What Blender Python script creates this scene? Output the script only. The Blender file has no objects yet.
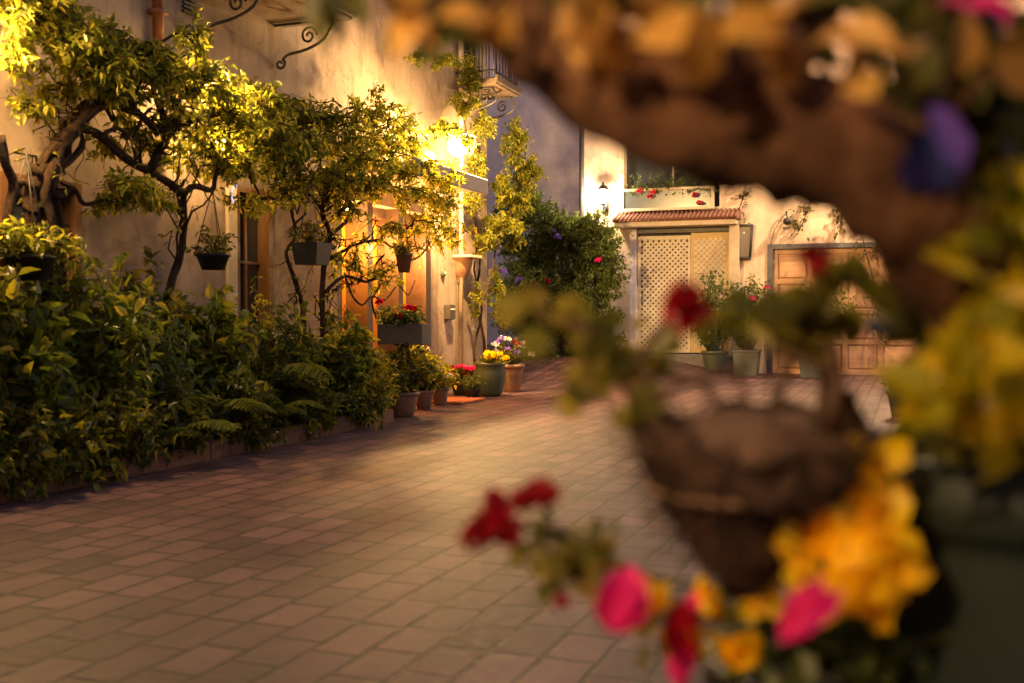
import bpy, math, random
import numpy as np
from mathutils import Vector, Matrix
R = math.radians
rng = np.random.default_rng(7)
random.seed(7)
scene = bpy.context.scene
COL = scene.collection

# ---------------------------------------------------------------- camera
F = 1070.0; PITCH = R(1.47); CAMH = 1.0
cam = bpy.data.cameras.new('camera'); co = bpy.data.objects.new('camera', cam); COL.objects.link(co)
co.location = (0, 0, CAMH); co.rotation_euler = (R(90) - PITCH, 0, 0)
cam.sensor_width = 36; cam.lens = F * 36 / 1024; cam.clip_end = 500; cam.clip_start = 0.05
cam.dof.use_dof = True; cam.dof.focus_distance = 12.5; cam.dof.aperture_fstop = 2.2; cam.dof.aperture_blades = 9
scene.camera = co
# ---------------------------------------------------------------- world / sky
w = bpy.data.worlds.new('World'); scene.world = w; w.use_nodes = True
wn = w.node_tree.nodes; wl = w.node_tree.links
sky = wn.new('ShaderNodeTexSky'); sky.sky_type = 'NISHITA'; sky.sun_disc = False
sky.sun_elevation = R(5); sky.sun_rotation = R(200); sky.dust_density = 3.0; sky.ozone_density = 1.6
bg = wn['Background']; bg.inputs['Strength'].default_value = 0.15
tint = wn.new('ShaderNodeMix'); tint.data_type = 'RGBA'; tint.blend_type = 'MULTIPLY'; tint.inputs[0].default_value = 1
tint.inputs[7].default_value = (1.0, .74, .78, 1)          # rosy dusk sky
wl.new(sky.outputs[0], tint.inputs[6]); wl.new(tint.outputs[2], bg.inputs[0])
scene.view_settings.view_transform = 'Standard'; scene.view_settings.look = 'None'
scene.view_settings.exposure = 1.55; scene.view_settings.gamma = 1.0
scene.cycles.use_denoising = True
scene.cycles.max_bounces = 6; scene.cycles.transparent_max_bounces = 8
scene.cycles.sample_clamp_indirect = 4.0

# ---------------------------------------------------------------- frames of reference
LO = np.array([-3.297, 6.89]); LU = np.array([.3495, .9369]); LN = np.array([.9369, -.3495])
BO = np.array([1.22, 19.15]); BU = LN; BN = -LU
LROT = math.atan2(.9369, .3495); BROT = math.atan2(-.3495, .9369)
def Lw(u, out, z): p = LO + u*LU + out*LN; return Vector((p[0], p[1], z))
def Bw(u, out, z): p = BO + u*BU + out*BN; return Vector((p[0], p[1], z))
def pp(px, py, Z):
    k = (px-512)/F; v = (341.5-py)/F
    y = math.cos(PITCH) + v*math.sin(PITCH); zz = -math.sin(PITCH) + v*math.cos(PITCH)
    s = Z/y
    return Vector((k*s, Z, CAMH + zz*s))
def lz(px, out):
    k = (px-512)/F; p = LO + out*LN
    u = (k*p[1]-p[0])/(LU[0]-k*LU[1]); return u
def lp(px, py, out=0.0):
    u = lz(px, out); Z = LO[1]+u*LU[1]+out*LN[1]; return pp(px, py, Z)
def bp(px, py, out=0.0):
    k = (px-512)/F; p = BO + out*BN
    u = (k*p[1]-p[0])/(BU[0]-k*BU[1]); Z = p[1]+u*BU[1]; return pp(px, py, Z)
def bu(px, out=0.0):
    k = (px-512)/F; p = BO + out*BN; return (k*p[1]-p[0])/(BU[0]-k*BU[1])
def sstep(t):
    t = min(1, max(0, t)); return t*t*(3-2*t)
def gh(x, y):
    d = np.array([x, y]) - BO; u = d @ BU; n = d @ BN
    return .36*(1-sstep((u-.6)/2.7))*(1-sstep((n-.3)/4.4)) if u > -9 else 0.0

# ---------------------------------------------------------------- materials
def mat(name):
    m = bpy.data.materials.new(name); m.use_nodes = True
    nt = m.node_tree; b = nt.nodes['Principled BSDF']; return m, nt, b
def ramp(nt, stops, fac=None):
    r = nt.nodes.new('ShaderNodeValToRGB'); e = r.color_ramp.elements
    while len(e) < len(stops): e.new(.5)
    for i, (p, c) in enumerate(stops): e[i].position = p; e[i].color = (*c, 1)
    if fac is not None: nt.links.new(fac, r.inputs[0])
    return r.outputs[0]
def noise(nt, scale, detail=6, rough=.6, vec=None, dist=0):
    n = nt.nodes.new('ShaderNodeTexNoise'); n.inputs['Scale'].default_value = scale
    n.inputs['Detail'].default_value = detail; n.inputs['Roughness'].default_value = rough; n.inputs['Distortion'].default_value = dist
    if vec is None:
        g = nt.nodes.new('ShaderNodeNewGeometry'); vec = g.outputs['Position']
    nt.links.new(vec, n.inputs['Vector']); return n.outputs['Fac']
def bump(nt, b, h, s=.4, d=.01):
    bp_ = nt.nodes.new('ShaderNodeBump'); bp_.inputs['Strength'].default_value = s; bp_.inputs['Distance'].default_value = d
    nt.links.new(h, bp_.inputs['Height']); nt.links.new(bp_.outputs[0], b.inputs['Normal'])
def plain(name, c1, c2=None, rough=.6, scale=8, metal=0, bs=.3, bd=.005):
    m, nt, b = mat(name); c2 = c2 or tuple(x*.7 for x in c1)
    n = noise(nt, scale); nt.links.new(ramp(nt, [(.3, c2), (.7, c1)], n), b.inputs['Base Color'])
    b.inputs['Roughness'].default_value = rough; b.inputs['Metallic'].default_value = metal
    bump(nt, b, noise(nt, scale*6), bs, bd); return m
def stucco(name, c1, c2, stain, wear=.75):
    m, nt, b = mat(name)
    n1 = noise(nt, .9, 8, .65, dist=.6); n2 = noise(nt, 6, 8, .7)
    base = ramp(nt, [(.25, stain), (.45, c2), (.7, c1)], n1)
    mx = nt.nodes.new('ShaderNodeMix'); mx.data_type = 'RGBA'; mx.blend_type = 'MULTIPLY'; mx.inputs[0].default_value = .6
    nt.links.new(base, mx.inputs[6]); nt.links.new(ramp(nt, [(.3, (.72, .7, .68)), (.6, (1, 1, 1))], n2), mx.inputs[7])
    g = nt.nodes.new('ShaderNodeNewGeometry'); mp = nt.nodes.new('ShaderNodeMapping'); mp.inputs['Scale'].default_value = (1, 1, .12); nt.links.new(g.outputs['Position'], mp.inputs[0])
    n3 = noise(nt, 5, 6, .7, mp.outputs[0], .4); n4 = noise(nt, 2.2, 10, .75, dist=1.5)
    m5 = nt.nodes.new('ShaderNodeMix'); m5.data_type = 'RGBA'; m5.blend_type = 'MULTIPLY'; m5.inputs[0].default_value = wear
    nt.links.new(mx.outputs[2], m5.inputs[6]); nt.links.new(ramp(nt, [(.33, (.55, .48, .42)), (.52, (1, 1, 1))], n3), m5.inputs[7])
    m6 = nt.nodes.new('ShaderNodeMix'); m6.data_type = 'RGBA'; m6.blend_type = 'MULTIPLY'; m6.inputs[0].default_value = wear
    nt.links.new(m5.outputs[2], m6.inputs[6]); nt.links.new(ramp(nt, [(.40, (.62, .55, .48)), (.46, (1, 1, 1))], n4), m6.inputs[7]); mx = m6
    nt.links.new(mx.outputs[2], b.inputs['Base Color']); b.inputs['Roughness'].default_value = .9
    bump(nt, b, noise(nt, 22, 8, .7), .6, .012); return m
def wood(name, c1, c2, rough=.5, axis='Z', sc=14):
    m, nt, b = mat(name)
    tc = nt.nodes.new('ShaderNodeTexCoord'); mp = nt.nodes.new('ShaderNodeMapping')
    s = [1, 1, 1]; s['XYZ'.index(axis)] = .08; mp.inputs['Scale'].default_value = s
    nt.links.new(tc.outputs['Object'], mp.inputs[0])
    n = noise(nt, sc, 6, .6, mp.outputs[0], .6)
    nt.links.new(ramp(nt, [(.3, c2), (.7, c1)], n), b.inputs['Base Color']); b.inputs['Roughness'].default_value = rough
    bump(nt, b, n, .3, .004); return m
def leafmat(name, cols, trans=.45, rough=.38, tv=2.2):
    m, nt, b = mat(name)
    a = nt.nodes.new('ShaderNodeAttribute'); a.attribute_name = 'var'
    n = len(cols); c = ramp(nt, [(i/(n-1) if n > 1 else 0, x) for i, x in enumerate(cols)], a.outputs['Fac'])
    nt.links.new(c, b.inputs['Base Color']); b.inputs['Roughness'].default_value = rough
    b.inputs['Specular IOR Level'].default_value = .35
    t = nt.nodes.new('ShaderNodeBsdfTranslucent')
    hs = nt.nodes.new('ShaderNodeHueSaturation'); hs.inputs['Value'].default_value = tv; hs.inputs['Saturation'].default_value = 1.05
    nt.links.new(c, hs.inputs['Color']); nt.links.new(hs.outputs[0], t.inputs[0])
    mx = nt.nodes.new('ShaderNodeMixShader'); mx.inputs[0].default_value = trans
    nt.links.new(b.outputs[0], mx.inputs[1]); nt.links.new(t.outputs[0], mx.inputs[2])
    nt.links.new(mx.outputs[0], nt.nodes['Material Output'].inputs[0]); return m
def emis(name, col, s):
    m, nt, b = mat(name); b.inputs['Base Color'].default_value = (*col, 1)
    b.inputs['Emission Color'].default_value = (*col, 1); b.inputs['Emission Strength'].default_value = s; return m
def glass(name, col=(.03, .035, .04), rough=.08):
    m, nt, b = mat(name); b.inputs['Base Color'].default_value = (*col, 1); b.inputs['Roughness'].default_value = rough
    b.inputs['Specular IOR Level'].default_value = .8; return m

M = {}
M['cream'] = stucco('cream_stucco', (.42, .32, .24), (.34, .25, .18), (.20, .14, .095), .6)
M['peach'] = stucco('peach_stucco', (.84, .66, .49), (.80, .62, .46), (.70, .54, .40), .3)
M['lav'] = stucco('pale_stucco', (.78, .72, .76), (.72, .66, .70), (.6, .55, .57), .12)
M['trim'] = plain('trim_paint', (.66, .55, .38), (.52, .42, .28), .6)
M['dtrim'] = plain('dark_trim', (.07, .06, .055), (.04, .035, .03), .5)
M['wframe'] = wood('orange_wood', (.24, .11, .035), (.11, .05, .018), .5)
M['dwood'] = wood('door_wood', (.74, .27, .025), (.52, .16, .015), .45)
M['garage'] = wood('garage_wood', (.62, .37, .19), (.50, .28, .13), .5, 'X', 9)
M['lattice'] = plain('lattice_paint', (.70, .62, .46), (.58, .50, .36), .6)
M['panel'] = plain('panel_paint', (.62, .46, .20), (.52, .38, .16), .6, 3)
M['iron'] = plain('wrought_iron', (.035, .03, .028), (.02, .018, .016), .5)
M['tile'] = plain('clay_tile', (.28, .12, .08), (.17, .075, .05), .75, 10)
M['copper'] = plain('rust_pipe', (.34, .12, .045), (.2, .07, .03), .6, 6)
M['soil'] = plain('soil', (.05, .033, .02), (.025, .016, .01), .95, 20, bs=.8, bd=.03)
M['terra'] = plain('terracotta', (.40, .17, .09), (.25, .11, .065), .8, 12)
M['gpot'] = plain('green_glaze', (.10, .12, .06), (.06, .075, .04), .35, 12)
M['bpot'] = plain('brown_pot', (.30, .16, .09), (.17, .09, .05), .6, 12)
M['dpot'] = plain('dark_pot', (.022, .022, .02), (.012, .012, .01), .5, 10)
M['greyg'] = plain('grey_green_pot', (.03, .048, .036), (.016, .027, .02), .6, 7)
M['sqpot'] = plain('grey_planter', (.13, .15, .12), (.08, .095, .08), .6, 7)
M['white'] = plain('white_paint', (.75, .73, .7), (.6, .58, .55), .5)
M['glass'] = glass('dark_glass')
M['pglass'] = glass('pale_panel', (.05, .07, .08), .25)
M['dark'] = plain('dark_inside', (.03, .022, .016), (.02, .015, .01), .9)
M['coir'] = plain('coir_liner', (.22, .12, .065), (.06, .03, .016), .95, 26, bs=1, bd=.02)
M['band'] = plain('basket_band', (.34, .20, .11), (.22, .12, .07), .6)
M['stem'] = plain('green_stem', (.09, .10, .03), (.06, .05, .02), .6)
def barkmat(name, a, b_, c):
    m, nt, b = mat(name)
    n1 = noise(nt, 14, 8, .75, dist=2.2); n2 = noise(nt, 30, 8, .75, dist=1.5)
    nt.links.new(ramp(nt, [(.3, a), (.5, b_), (.72, c)], n1), b.inputs['Base Color']); b.inputs['Roughness'].default_value = .85
    bump(nt, b, n2, 1.0, .035); b.inputs['Specular IOR Level'].default_value = .3; return m
M['bark'] = barkmat('vine_bark', (.018, .010, .006), (.055, .028, .012), (.14, .07, .028))
M['bark2'] = barkmat('limb_bark', (.09, .04, .018), (.25, .115, .05), (.46, .23, .10))
M['leaf_vine'] = leafmat('vine_leaves', [(.05, .075, .01), (.11, .12, .016), (.20, .19, .022), (.36, .28, .03)], .6, .34, 3.0)
M['leaf_dark'] = leafmat('dark_leaves', [(.022, .032, .006), (.06, .07, .009), (.16, .15, .016), (.36, .28, .03)], .4)
M['leaf_bed'] = leafmat('bed_leaves', [(.034, .048, .008), (.075, .10, .013), (.17, .175, .02), (.36, .30, .04)], .45, .3, 2.6)
M['leaf_fern'] = leafmat('fern_leaves', [(.05, .07, .01), (.10, .12, .015), (.16, .165, .022)], .4)
M['leaf_bush'] = leafmat('bush_leaves', [(.05, .075, .018), (.09, .12, .025), (.20, .22, .05)], .4)
M['leaf_ger'] = leafmat('geranium_leaves', [(.05, .06, .012), (.12, .12, .02), (.24, .20, .035), (.34, .24, .06)], .5)
M['leaf_yg'] = leafmat('yellow_green_leaves', [(.12, .15, .01), (.36, .33, .012), (.70, .52, .014), (.85, .60, .015)], .5, .38, 1.6)
M['leaf_or'] = leafmat('amber_leaves', [(.10, .06, .012), (.30, .15, .03), (.66, .38, .08), (.78, .50, .16)], .4)
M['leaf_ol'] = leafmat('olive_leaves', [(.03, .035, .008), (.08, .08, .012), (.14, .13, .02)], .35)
M['p_red'] = leafmat('red_petals', [(.16, .002, .007), (.34, .004, .014), (.52, .008, .025)], .3)
M['p_mag'] = leafmat('magenta_petals', [(.55, .01, .16), (.75, .03, .25), (.85, .12, .35)], .35)
M['p_yel'] = leafmat('yellow_petals', [(.85, .50, .003), (.92, .66, .006), (.95, .78, .03)], .35)
M['p_pur'] = leafmat('purple_petals', [(.10, .05, .35), (.25, .14, .6), (.42, .28, .75)], .35)
M['p_white'] = leafmat('white_petals', [(.6, .55, .5), (.75, .7, .65)], .3)
M['glow'] = emis('lamp_glow', (1, .66, .28), 40)
M['glow2'] = emis('white_glow', (1, .82, .6), 60)
M['blue'] = emis('blue_reflection', (.12, .25, 1), 1.3)  # emission for the window reflection, not a lamp

# paving: long joints run along the left house, cross joints staggered
def paving():
    m, nt, b = mat('tumbled_pavers'); L = nt.links
    g = nt.nodes.new('ShaderNodeNewGeometry'); mp = nt.nodes.new('ShaderNodeMapping')
    mp.vector_type = 'POINT'; mp.inputs['Rotation'].default_value = (0, 0, -LROT); L.new(g.outputs['Position'], mp.inputs[0])
    # slight wobble so that joints are not ruler straight
    nz = nt.nodes.new('ShaderNodeTexNoise'); nz.inputs['Scale'].default_value = 6.5; nz.inputs['Detail'].default_value = 4; L.new(mp.outputs[0], nz.inputs[0])
    sub = nt.nodes.new('ShaderNodeVectorMath'); sub.operation = 'MULTIPLY_ADD'; sub.inputs[1].default_value = (.022, .022, 0)
    L.new(nz.outputs['Color'], sub.inputs[0]); L.new(mp.outputs[0], sub.inputs[2])
    br = nt.nodes.new('ShaderNodeTexBrick'); L.new(sub.outputs[0], br.inputs[0])
    br.inputs['Scale'].default_value = 1; br.inputs['Brick Width'].default_value = .245; br.inputs['Row Height'].default_value = .168
    br.inputs['Mortar Size'].default_value = .0115; br.inputs['Mortar Smooth'].default_value = .3; br.offset = .42; br.squash = 1.25; br.squash_frequency = 3
    br.inputs['Color1'].default_value = (0, 0, 0, 1); br.inputs['Color2'].default_value = (1, 1, 1, 1); br.inputs['Mortar'].default_value = (.5, .5, .5, 1)
    tone = ramp(nt, [(0, (.075, .037, .038)), (.3, (.118, .058, .059)), (.6, (.143, .070, .071)), (1, (.205, .100, .10))], br.outputs['Color'])
    n1 = noise(nt, 1.6, 8, .72, dist=.5); n2 = noise(nt, 25, 8, .7)
    m1 = nt.nodes.new('ShaderNodeMix'); m1.data_type = 'RGBA'; m1.blend_type = 'MULTIPLY'; m1.inputs[0].default_value = 1
    L.new(tone, m1.inputs[6]); L.new(ramp(nt, [(.3, (.48, .45, .50)), (.5, (.85, .82, .84)), (.66, (1.2, 1.14, 1.08))], n1), m1.inputs[7])
    m3 = nt.nodes.new('ShaderNodeMix'); m3.data_type = 'RGBA'; m3.blend_type = 'MULTIPLY'; m3.inputs[0].default_value = 1
    L.new(m1.outputs[2], m3.inputs[6]); L.new(ramp(nt, [(.3, (.55, .55, .55)), (.65, (1.15, 1.15, 1.15))], n2), m3.inputs[7])
    nj = noise(nt, 5, 6, .7); jr = nt.nodes.new('ShaderNodeMath'); jr.operation = 'MULTIPLY'; L.new(br.outputs['Fac'], jr.inputs[0]); L.new(ramp(nt, [(.34, (.6,)*3), (.56, (1,)*3)], nj), jr.inputs[1])
    nd = noise(nt, 60, 4, .7)
    m4 = nt.nodes.new('ShaderNodeMix'); m4.data_type = 'RGBA'; m4.blend_type = 'MULTIPLY'; m4.inputs[0].default_value = 1
    L.new(m3.outputs[2], m4.inputs[6]); L.new(ramp(nt, [(.30, (.45,)*3), (.40, (1,)*3)], nd), m4.inputs[7]); m3 = m4
    m2 = nt.nodes.new('ShaderNodeMix'); m2.data_type = 'RGBA'; L.new(jr.outputs[0], m2.inputs[0])
    L.new(m3.outputs[2], m2.inputs[6]); m2.inputs[7].default_value = (.012, .007, .005, 1)
    L.new(m2.outputs[2], b.inputs['Base Color'])
    L.new(ramp(nt, [(.3, (.5,)*3), (.7, (.74,)*3)], n2), b.inputs['Roughness'])
    ad = nt.nodes.new('ShaderNodeMath'); ad.operation = 'MULTIPLY_ADD'; L.new(n2, ad.inputs[0]); ad.inputs[1].default_value = .35
    iv = nt.nodes.new('ShaderNodeMath'); iv.operation = 'SUBTRACT'; iv.inputs[0].default_value = 1; L.new(br.outputs['Fac'], iv.inputs[1]); L.new(iv.outputs[0], ad.inputs[2])
    t2 = nt.nodes.new('ShaderNodeMath'); t2.operation = 'MULTIPLY_ADD'; L.new(br.outputs['Color'], t2.inputs[0]); t2.inputs[1].default_value = .3; L.new(ad.outputs[0], t2.inputs[2])
    bump(nt, b, t2.outputs[0], .7, .008); return m
M['pave'] = paving()

# ---------------------------------------------------------------- mesh helpers
class MB:
    def __init__(s): s.v = []; s.f = []; s.var = []; s.n = 0; s.smooth = False
    def add(s, v, f, var=None):
        v = np.asarray(v, float).reshape(-1, 3); s.v.append(v)
        s.f.extend([tuple(int(i)+s.n for i in q) for q in f]); s.n += len(v)
        s.var.append(np.full(len(v), .5) if var is None else np.asarray(var, float)); return s
    def box(s, x0, x1, y0, y1, z0, z1):
        v = [(x, y, z) for x in (x0, x1) for y in (y0, y1) for z in (z0, z1)]
        return s.add(v, [(0, 1, 3, 2), (4, 6, 7, 5), (0, 4, 5, 1), (2, 3, 7, 6), (0, 2, 6, 4), (1, 5, 7, 3)])
    def bbox(s, x0, x1, y0, y1, z0, z1, c=.006):
        # box with chamfered vertical+horizontal edges
        v = []
        for (a, zz) in ((c, z0), (0, z0+c), (0, z1-c), (c, z1)):
            for (x, y) in ((x0+a, y0+a), (x1-a, y0+a), (x1-a, y1-a), (x0+a, y1-a)): v.append((x, y, zz))
        f = [(3, 2, 1, 0), (12, 13, 14, 15)]
        for k in range(3):
            for i in range(4): j = (i+1) % 4; f.append((k*4+i, k*4+j, k*4+4+j, k*4+4+i))
        return s.add(v, f)
    def tube(s, pts, rad, sides=7, rough=0.0, smooth=3):
        P = np.array([tuple(p) for p in pts], float); n = len(P)
        rad = np.array(rad if hasattr(rad, '__len__') else [rad]*n, float)
        if smooth > 1 and n > 2:
            Q = []; RR = []
            for i in range(n-1):
                p0 = P[max(i-1, 0)]; p1 = P[i]; p2 = P[i+1]; p3 = P[min(i+2, n-1)]
                for k in range(smooth):
                    t = k/smooth
                    Q.append(.5*((2*p1)+(-p0+p2)*t+(2*p0-5*p1+4*p2-p3)*t*t+(-p0+3*p1-3*p2+p3)*t**3)); RR.append(rad[i]*(1-t)+rad[i+1]*t)
            Q.append(P[-1]); RR.append(rad[-1]); P = np.array(Q); rad = np.array(RR); n = len(P)
        T = np.gradient(P, axis=0); T /= (np.linalg.norm(T, axis=1)[:, None]+1e-9)
        a = np.cross(T[0], (0, 0, 1.0));
        if np.linalg.norm(a) < .1: a = np.cross(T[0], (1.0, 0, 0))
        a /= np.linalg.norm(a); V = []
        an = np.arange(sides)/sides*2*math.pi
        lump = rng.normal(0, 1, (n, sides)) if rough else None
        for i in range(n):
            a = a - T[i]*(a@T[i]); a /= (np.linalg.norm(a)+1e-9); b = np.cross(T[i], a)
            r = rad[i]*(1+(rough*lump[i] if rough else 0))*np.ones(sides)
            V.append(P[i] + (np.cos(an)*r)[:, None]*a + (np.sin(an)*r)[:, None]*b)
        V = np.vstack(V); f = []
        for i in range(n-1):
            for k in range(sides): k2 = (k+1) % sides; f.append((i*sides+k, i*sides+k2, (i+1)*sides+k2, (i+1)*sides+k))
        f.append(tuple(range(sides))[::-1]); f.append(tuple((n-1)*sides+k for k in range(sides)))
        s.smooth = True
        return s.add(V, f)
    def lathe(s, prof, c=(0, 0, 0), sides=24, wob=0.0):
        V = []; f = []; n = len(prof)
        for (r, z) in prof:
            for k in range(sides):
                a = k/sides*2*math.pi; rr = r*(1+wob*rng.normal()); V.append((c[0]+rr*math.cos(a), c[1]+rr*math.sin(a), c[2]+z))
        for i in range(n-1):
            for k in range(sides): k2 = (k+1) % sides; f.append((i*sides+k, i*sides+k2, (i+1)*sides+k2, (i+1)*sides+k))
        f.append(tuple(range(sides))[::-1]); f.append(tuple((n-1)*sides+k for k in range(sides)))
        s.smooth = True; return s.add(V, f)
    def ball(s, c, r, seg=12, sq=(1, 1, 1)):
        prof = [(max(1e-4, math.sin(math.pi*i/seg)), -math.cos(math.pi*i/seg)) for i in range(seg+1)]
        V = []; f = []
        for (a, z) in prof:
            for k in range(seg): t = k/seg*2*math.pi; V.append((c[0]+r*sq[0]*a*math.cos(t), c[1]+r*sq[1]*a*math.sin(t), c[2]+r*sq[2]*z))
        for i in range(seg):
            for k in range(seg): k2 = (k+1) % seg; f.append((i*seg+k, i*seg+k2, (i+1)*seg+k2, (i+1)*seg+k))
        s.smooth = True; return s.add(V, f)
    def leaves(s, P, D, size, width=.45, fold=.25, droop=.25, N=None, blunt=False):
        P = np.asarray(P, float); n = len(P)
        if n == 0: return s
        D = np.asarray(D, float); D /= (np.linalg.norm(D, axis=1)[:, None]+1e-9)
        if N is None: N = rng.normal(0, .55, (n, 3)) + np.array([0, 0, 1.0])
        S = np.cross(D, N); S /= (np.linalg.norm(S, axis=1)[:, None]+1e-9); U = np.cross(S, D)
        sz = (size*np.ones(n))[:, None]; wd = sz*width
        l1, l2 = (.30, .75) if blunt else (.28, .62)
        w1, w2 = (.9, 1.05) if blunt else (1.0, .78)
        b = P; t = P + D*sz - U*sz*droop*.6
        m1 = P + D*sz*l1; m2 = P + D*sz*l2 - U*sz*droop*.2
        V = np.stack([b, m1 - S*wd*w1*.5 + U*wd*fold, m2 - S*wd*w2*.5 + U*wd*fold, t, m2 + S*wd*w2*.5 + U*wd*fold, m1 + S*wd*w1*.5 + U*wd*fold, m1, m2], 1)
        base = (np.arange(n)*8)[:, None]
        q = []
        for face in ((0, 6, 1), (6, 7, 2, 1), (7, 3, 2), (0, 5, 6), (6, 5, 4, 7), (7, 4, 3)):
            q.append([tuple(r) for r in (base + np.array(face)[None, :]).tolist()])
        f = [x for l in q for x in l]
        var = np.repeat(np.clip(rng.beta(2, 2.4, n), 0, 1), 8)
        return s.add(V.reshape(-1, 3), f, var)
    def build(s, name, m, parent=None, smooth=None):
        me = bpy.data.meshes.new(name); V = np.vstack(s.v)
        me.from_pydata(V.tolist(), [], s.f)
        at = me.attributes.new('var', 'FLOAT', 'POINT'); at.data.foreach_set('value', np.concatenate(s.var).astype(np.float32))
        if (s.smooth if smooth is None else smooth): me.shade_smooth()
        me.materials.append(M[m] if isinstance(m, str) else m)
        o = bpy.data.objects.new(name, me); COL.objects.link(o)
        if parent: o.parent = parent
        return o
def tag(o, label=None, cat=None, group=None, kind=None):
    if label: o['label'] = label
    if cat: o['category'] = cat
    if group: o['group'] = group
    if kind: o['kind'] = kind
    return o
def thing(name, label, cat, loc=(0, 0, 0), rot=0, group=None):
    o = bpy.data.objects.new(name, None); COL.objects.link(o); o.location = loc; o.rotation_euler = (0, 0, rot)
    o.empty_display_size = .1
    return tag(o, label, cat, group)
def off(mb, d):   # shift all vertices
    for v in mb.v: v -= np.array(tuple(d))
    return mb
def light(name, loc, watt, col, rad=.05, parent=None):
    l = bpy.data.lights.new(name, 'POINT'); l.energy = watt; l.color = col; l.shadow_soft_size = rad
    o = bpy.data.objects.new(name, l); COL.objects.link(o); o.location = loc
    if parent: o.parent = parent
    return o
def rdir(n): v = rng.normal(0, 1, (n, 3)); return v/np.linalg.norm(v, axis=1)[:, None]

# ---------------------------------------------------------------- ground
def ground():
    xs = np.concatenate([np.arange(-60, -8, 4), np.arange(-8, 14, .3), np.arange(14, 62, 4)])
    ys = np.concatenate([np.arange(-60, -4, 4), np.arange(-4, 26, .3), np.arange(26, 82, 4)])
    V = [(x, y, gh(x, y)) for y in ys for x in xs]; nx = len(xs); f = []
    for j in range(len(ys)-1):
        for i in range(nx-1): a = j*nx+i; f.append((a, a+1, a+nx+1, a+nx))
    mb = MB().add(V, f); o = mb.build('ground', 'pave', None, True)
    tag(o, 'courtyard paved with tumbled tan and pinkish pavers', None, None, 'structure')
ground()
# planting bed: soil sheet in the frame of the left house
def bed():
    nx, ny = 60, 8; V = []; f = []
    for i in range(nx+1):
        for j in range(ny+1):
            u = -6+9.6*i/nx; o = .86*j/ny + .01
            p = Lw(u, o, .075+rng.normal(0, .008)); V.append(tuple(p))
    for i in range(nx):
        for j in range(ny): a = i*(ny+1)+j; f.append((a, a+ny+1, a+ny+2, a+1))
    tag(MB().add(V, f).build('soil_bed', 'soil', None, True), 'dark planting soil along the left house', None, None, 'structure')
bed()
kb = MB(); u = -6.0
while u < 3.55:
    l = .23+rng.normal(0, .006); h = .125+rng.normal(0, .004); dx = rng.normal(0, .004)
    kb.bbox(u, u+l-.01, -1.0+dx, -.88+dx, -.02, h, .008); u += l
kr = thing('brick_edging', 'low row of rust brown bricks edging the planting bed', 'brick edging', (*LO, 0), LROT)
kb.build('brick_course', plain('edging_brick', (.22, .09, .05), (.11, .05, .03), .85, 9), kr)

# ---------------------------------------------------------------- walls with openings (local x along wall, y into building)
def wall(mb, x0, x1, z0, z1, holes, depth=.3):
    xs = sorted({x0, x1, *[h[0] for h in holes], *[h[1] for h in holes]}); zs = sorted({z0, z1, *[h[2] for h in holes], *[h[3] for h in holes]})
    for i in range(len(xs)-1):
        for j in range(len(zs)-1):
            cx = (xs[i]+xs[i+1])/2; cz = (zs[j]+zs[j+1])/2
            if any(h[0] < cx < h[1] and h[2] < cz < h[3] for h in holes): continue
            mb.add([(xs[i], 0, zs[j]), (xs[i+1], 0, zs[j]), (xs[i+1], 0, zs[j+1]), (xs[i], 0, zs[j+1])], [(0, 1, 2, 3)])
    for (a, b, c, d) in [h[:4] for h in holes]:
        q = [(a, c), (b, c), (b, d), (a, d)]
        for k in range(4):
            (xa, za), (xb, zb) = q[k], q[(k+1) % 4]
            mb.add([(xa, 0, za), (xb, 0, zb), (xb, depth, zb), (xa, depth, za)], [(0, 3, 2, 1)])
    return mb

# ---- left house
LH = thing('left_house', 'cream stucco house on the left with lit wooden entrance and iron balconies', 'house', (*LO, 0), LROT)
W1 = (.0, .72, .85, 1.92); W2 = (2.55, 3.12, .8, 2.12); DR = (4.33, 6.6, -.2, 2.2)
UP1 = (2.0, 3.3, 3.75, 6.0); UP2 = (7.55, 8.05, 3.99, 6.0)
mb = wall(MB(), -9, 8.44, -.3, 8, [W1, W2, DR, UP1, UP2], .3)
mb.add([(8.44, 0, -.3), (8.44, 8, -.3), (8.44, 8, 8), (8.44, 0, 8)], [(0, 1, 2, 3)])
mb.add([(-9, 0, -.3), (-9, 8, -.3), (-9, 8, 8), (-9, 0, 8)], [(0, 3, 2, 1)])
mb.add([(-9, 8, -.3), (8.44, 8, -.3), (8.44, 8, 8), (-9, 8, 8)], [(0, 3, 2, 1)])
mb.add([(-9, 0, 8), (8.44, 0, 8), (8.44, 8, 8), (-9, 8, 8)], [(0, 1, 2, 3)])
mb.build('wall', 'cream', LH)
def window(parent, h, fm, gm, bars=(1, 2), dep=.12, fw=.06):
    a, b, c, d = h; m = MB()
    for (x0, x1, z0, z1) in ((a, a+fw, c, d), (b-fw, b, c, d), (a+fw, b-fw, c, c+fw), (a+fw, b-fw, d-fw, d)): m.bbox(x0, x1, -.02, dep, z0, z1, .004)
    wn_ = m.build('window', fm, parent)
    g = MB().box(a+fw, b-fw, dep-.02, dep, c+fw, d-fw); g.build('pane', gm, wn_)
    s = MB()
    for i in range(1, bars[0]+1): x = a+(b-a)*i/(bars[0]+1); s.box(x-.012, x+.012, dep-.05, dep-.022, c+fw, d-fw)
    for i in range(1, bars[1]+1): z = c+(d-c)*i/(bars[1]+1); s.box(a+fw, b-fw, dep-.046, dep-.024, z-.012, z+.012)
    s.build('glazing_bars', fm, wn_)
    return wn_
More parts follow.
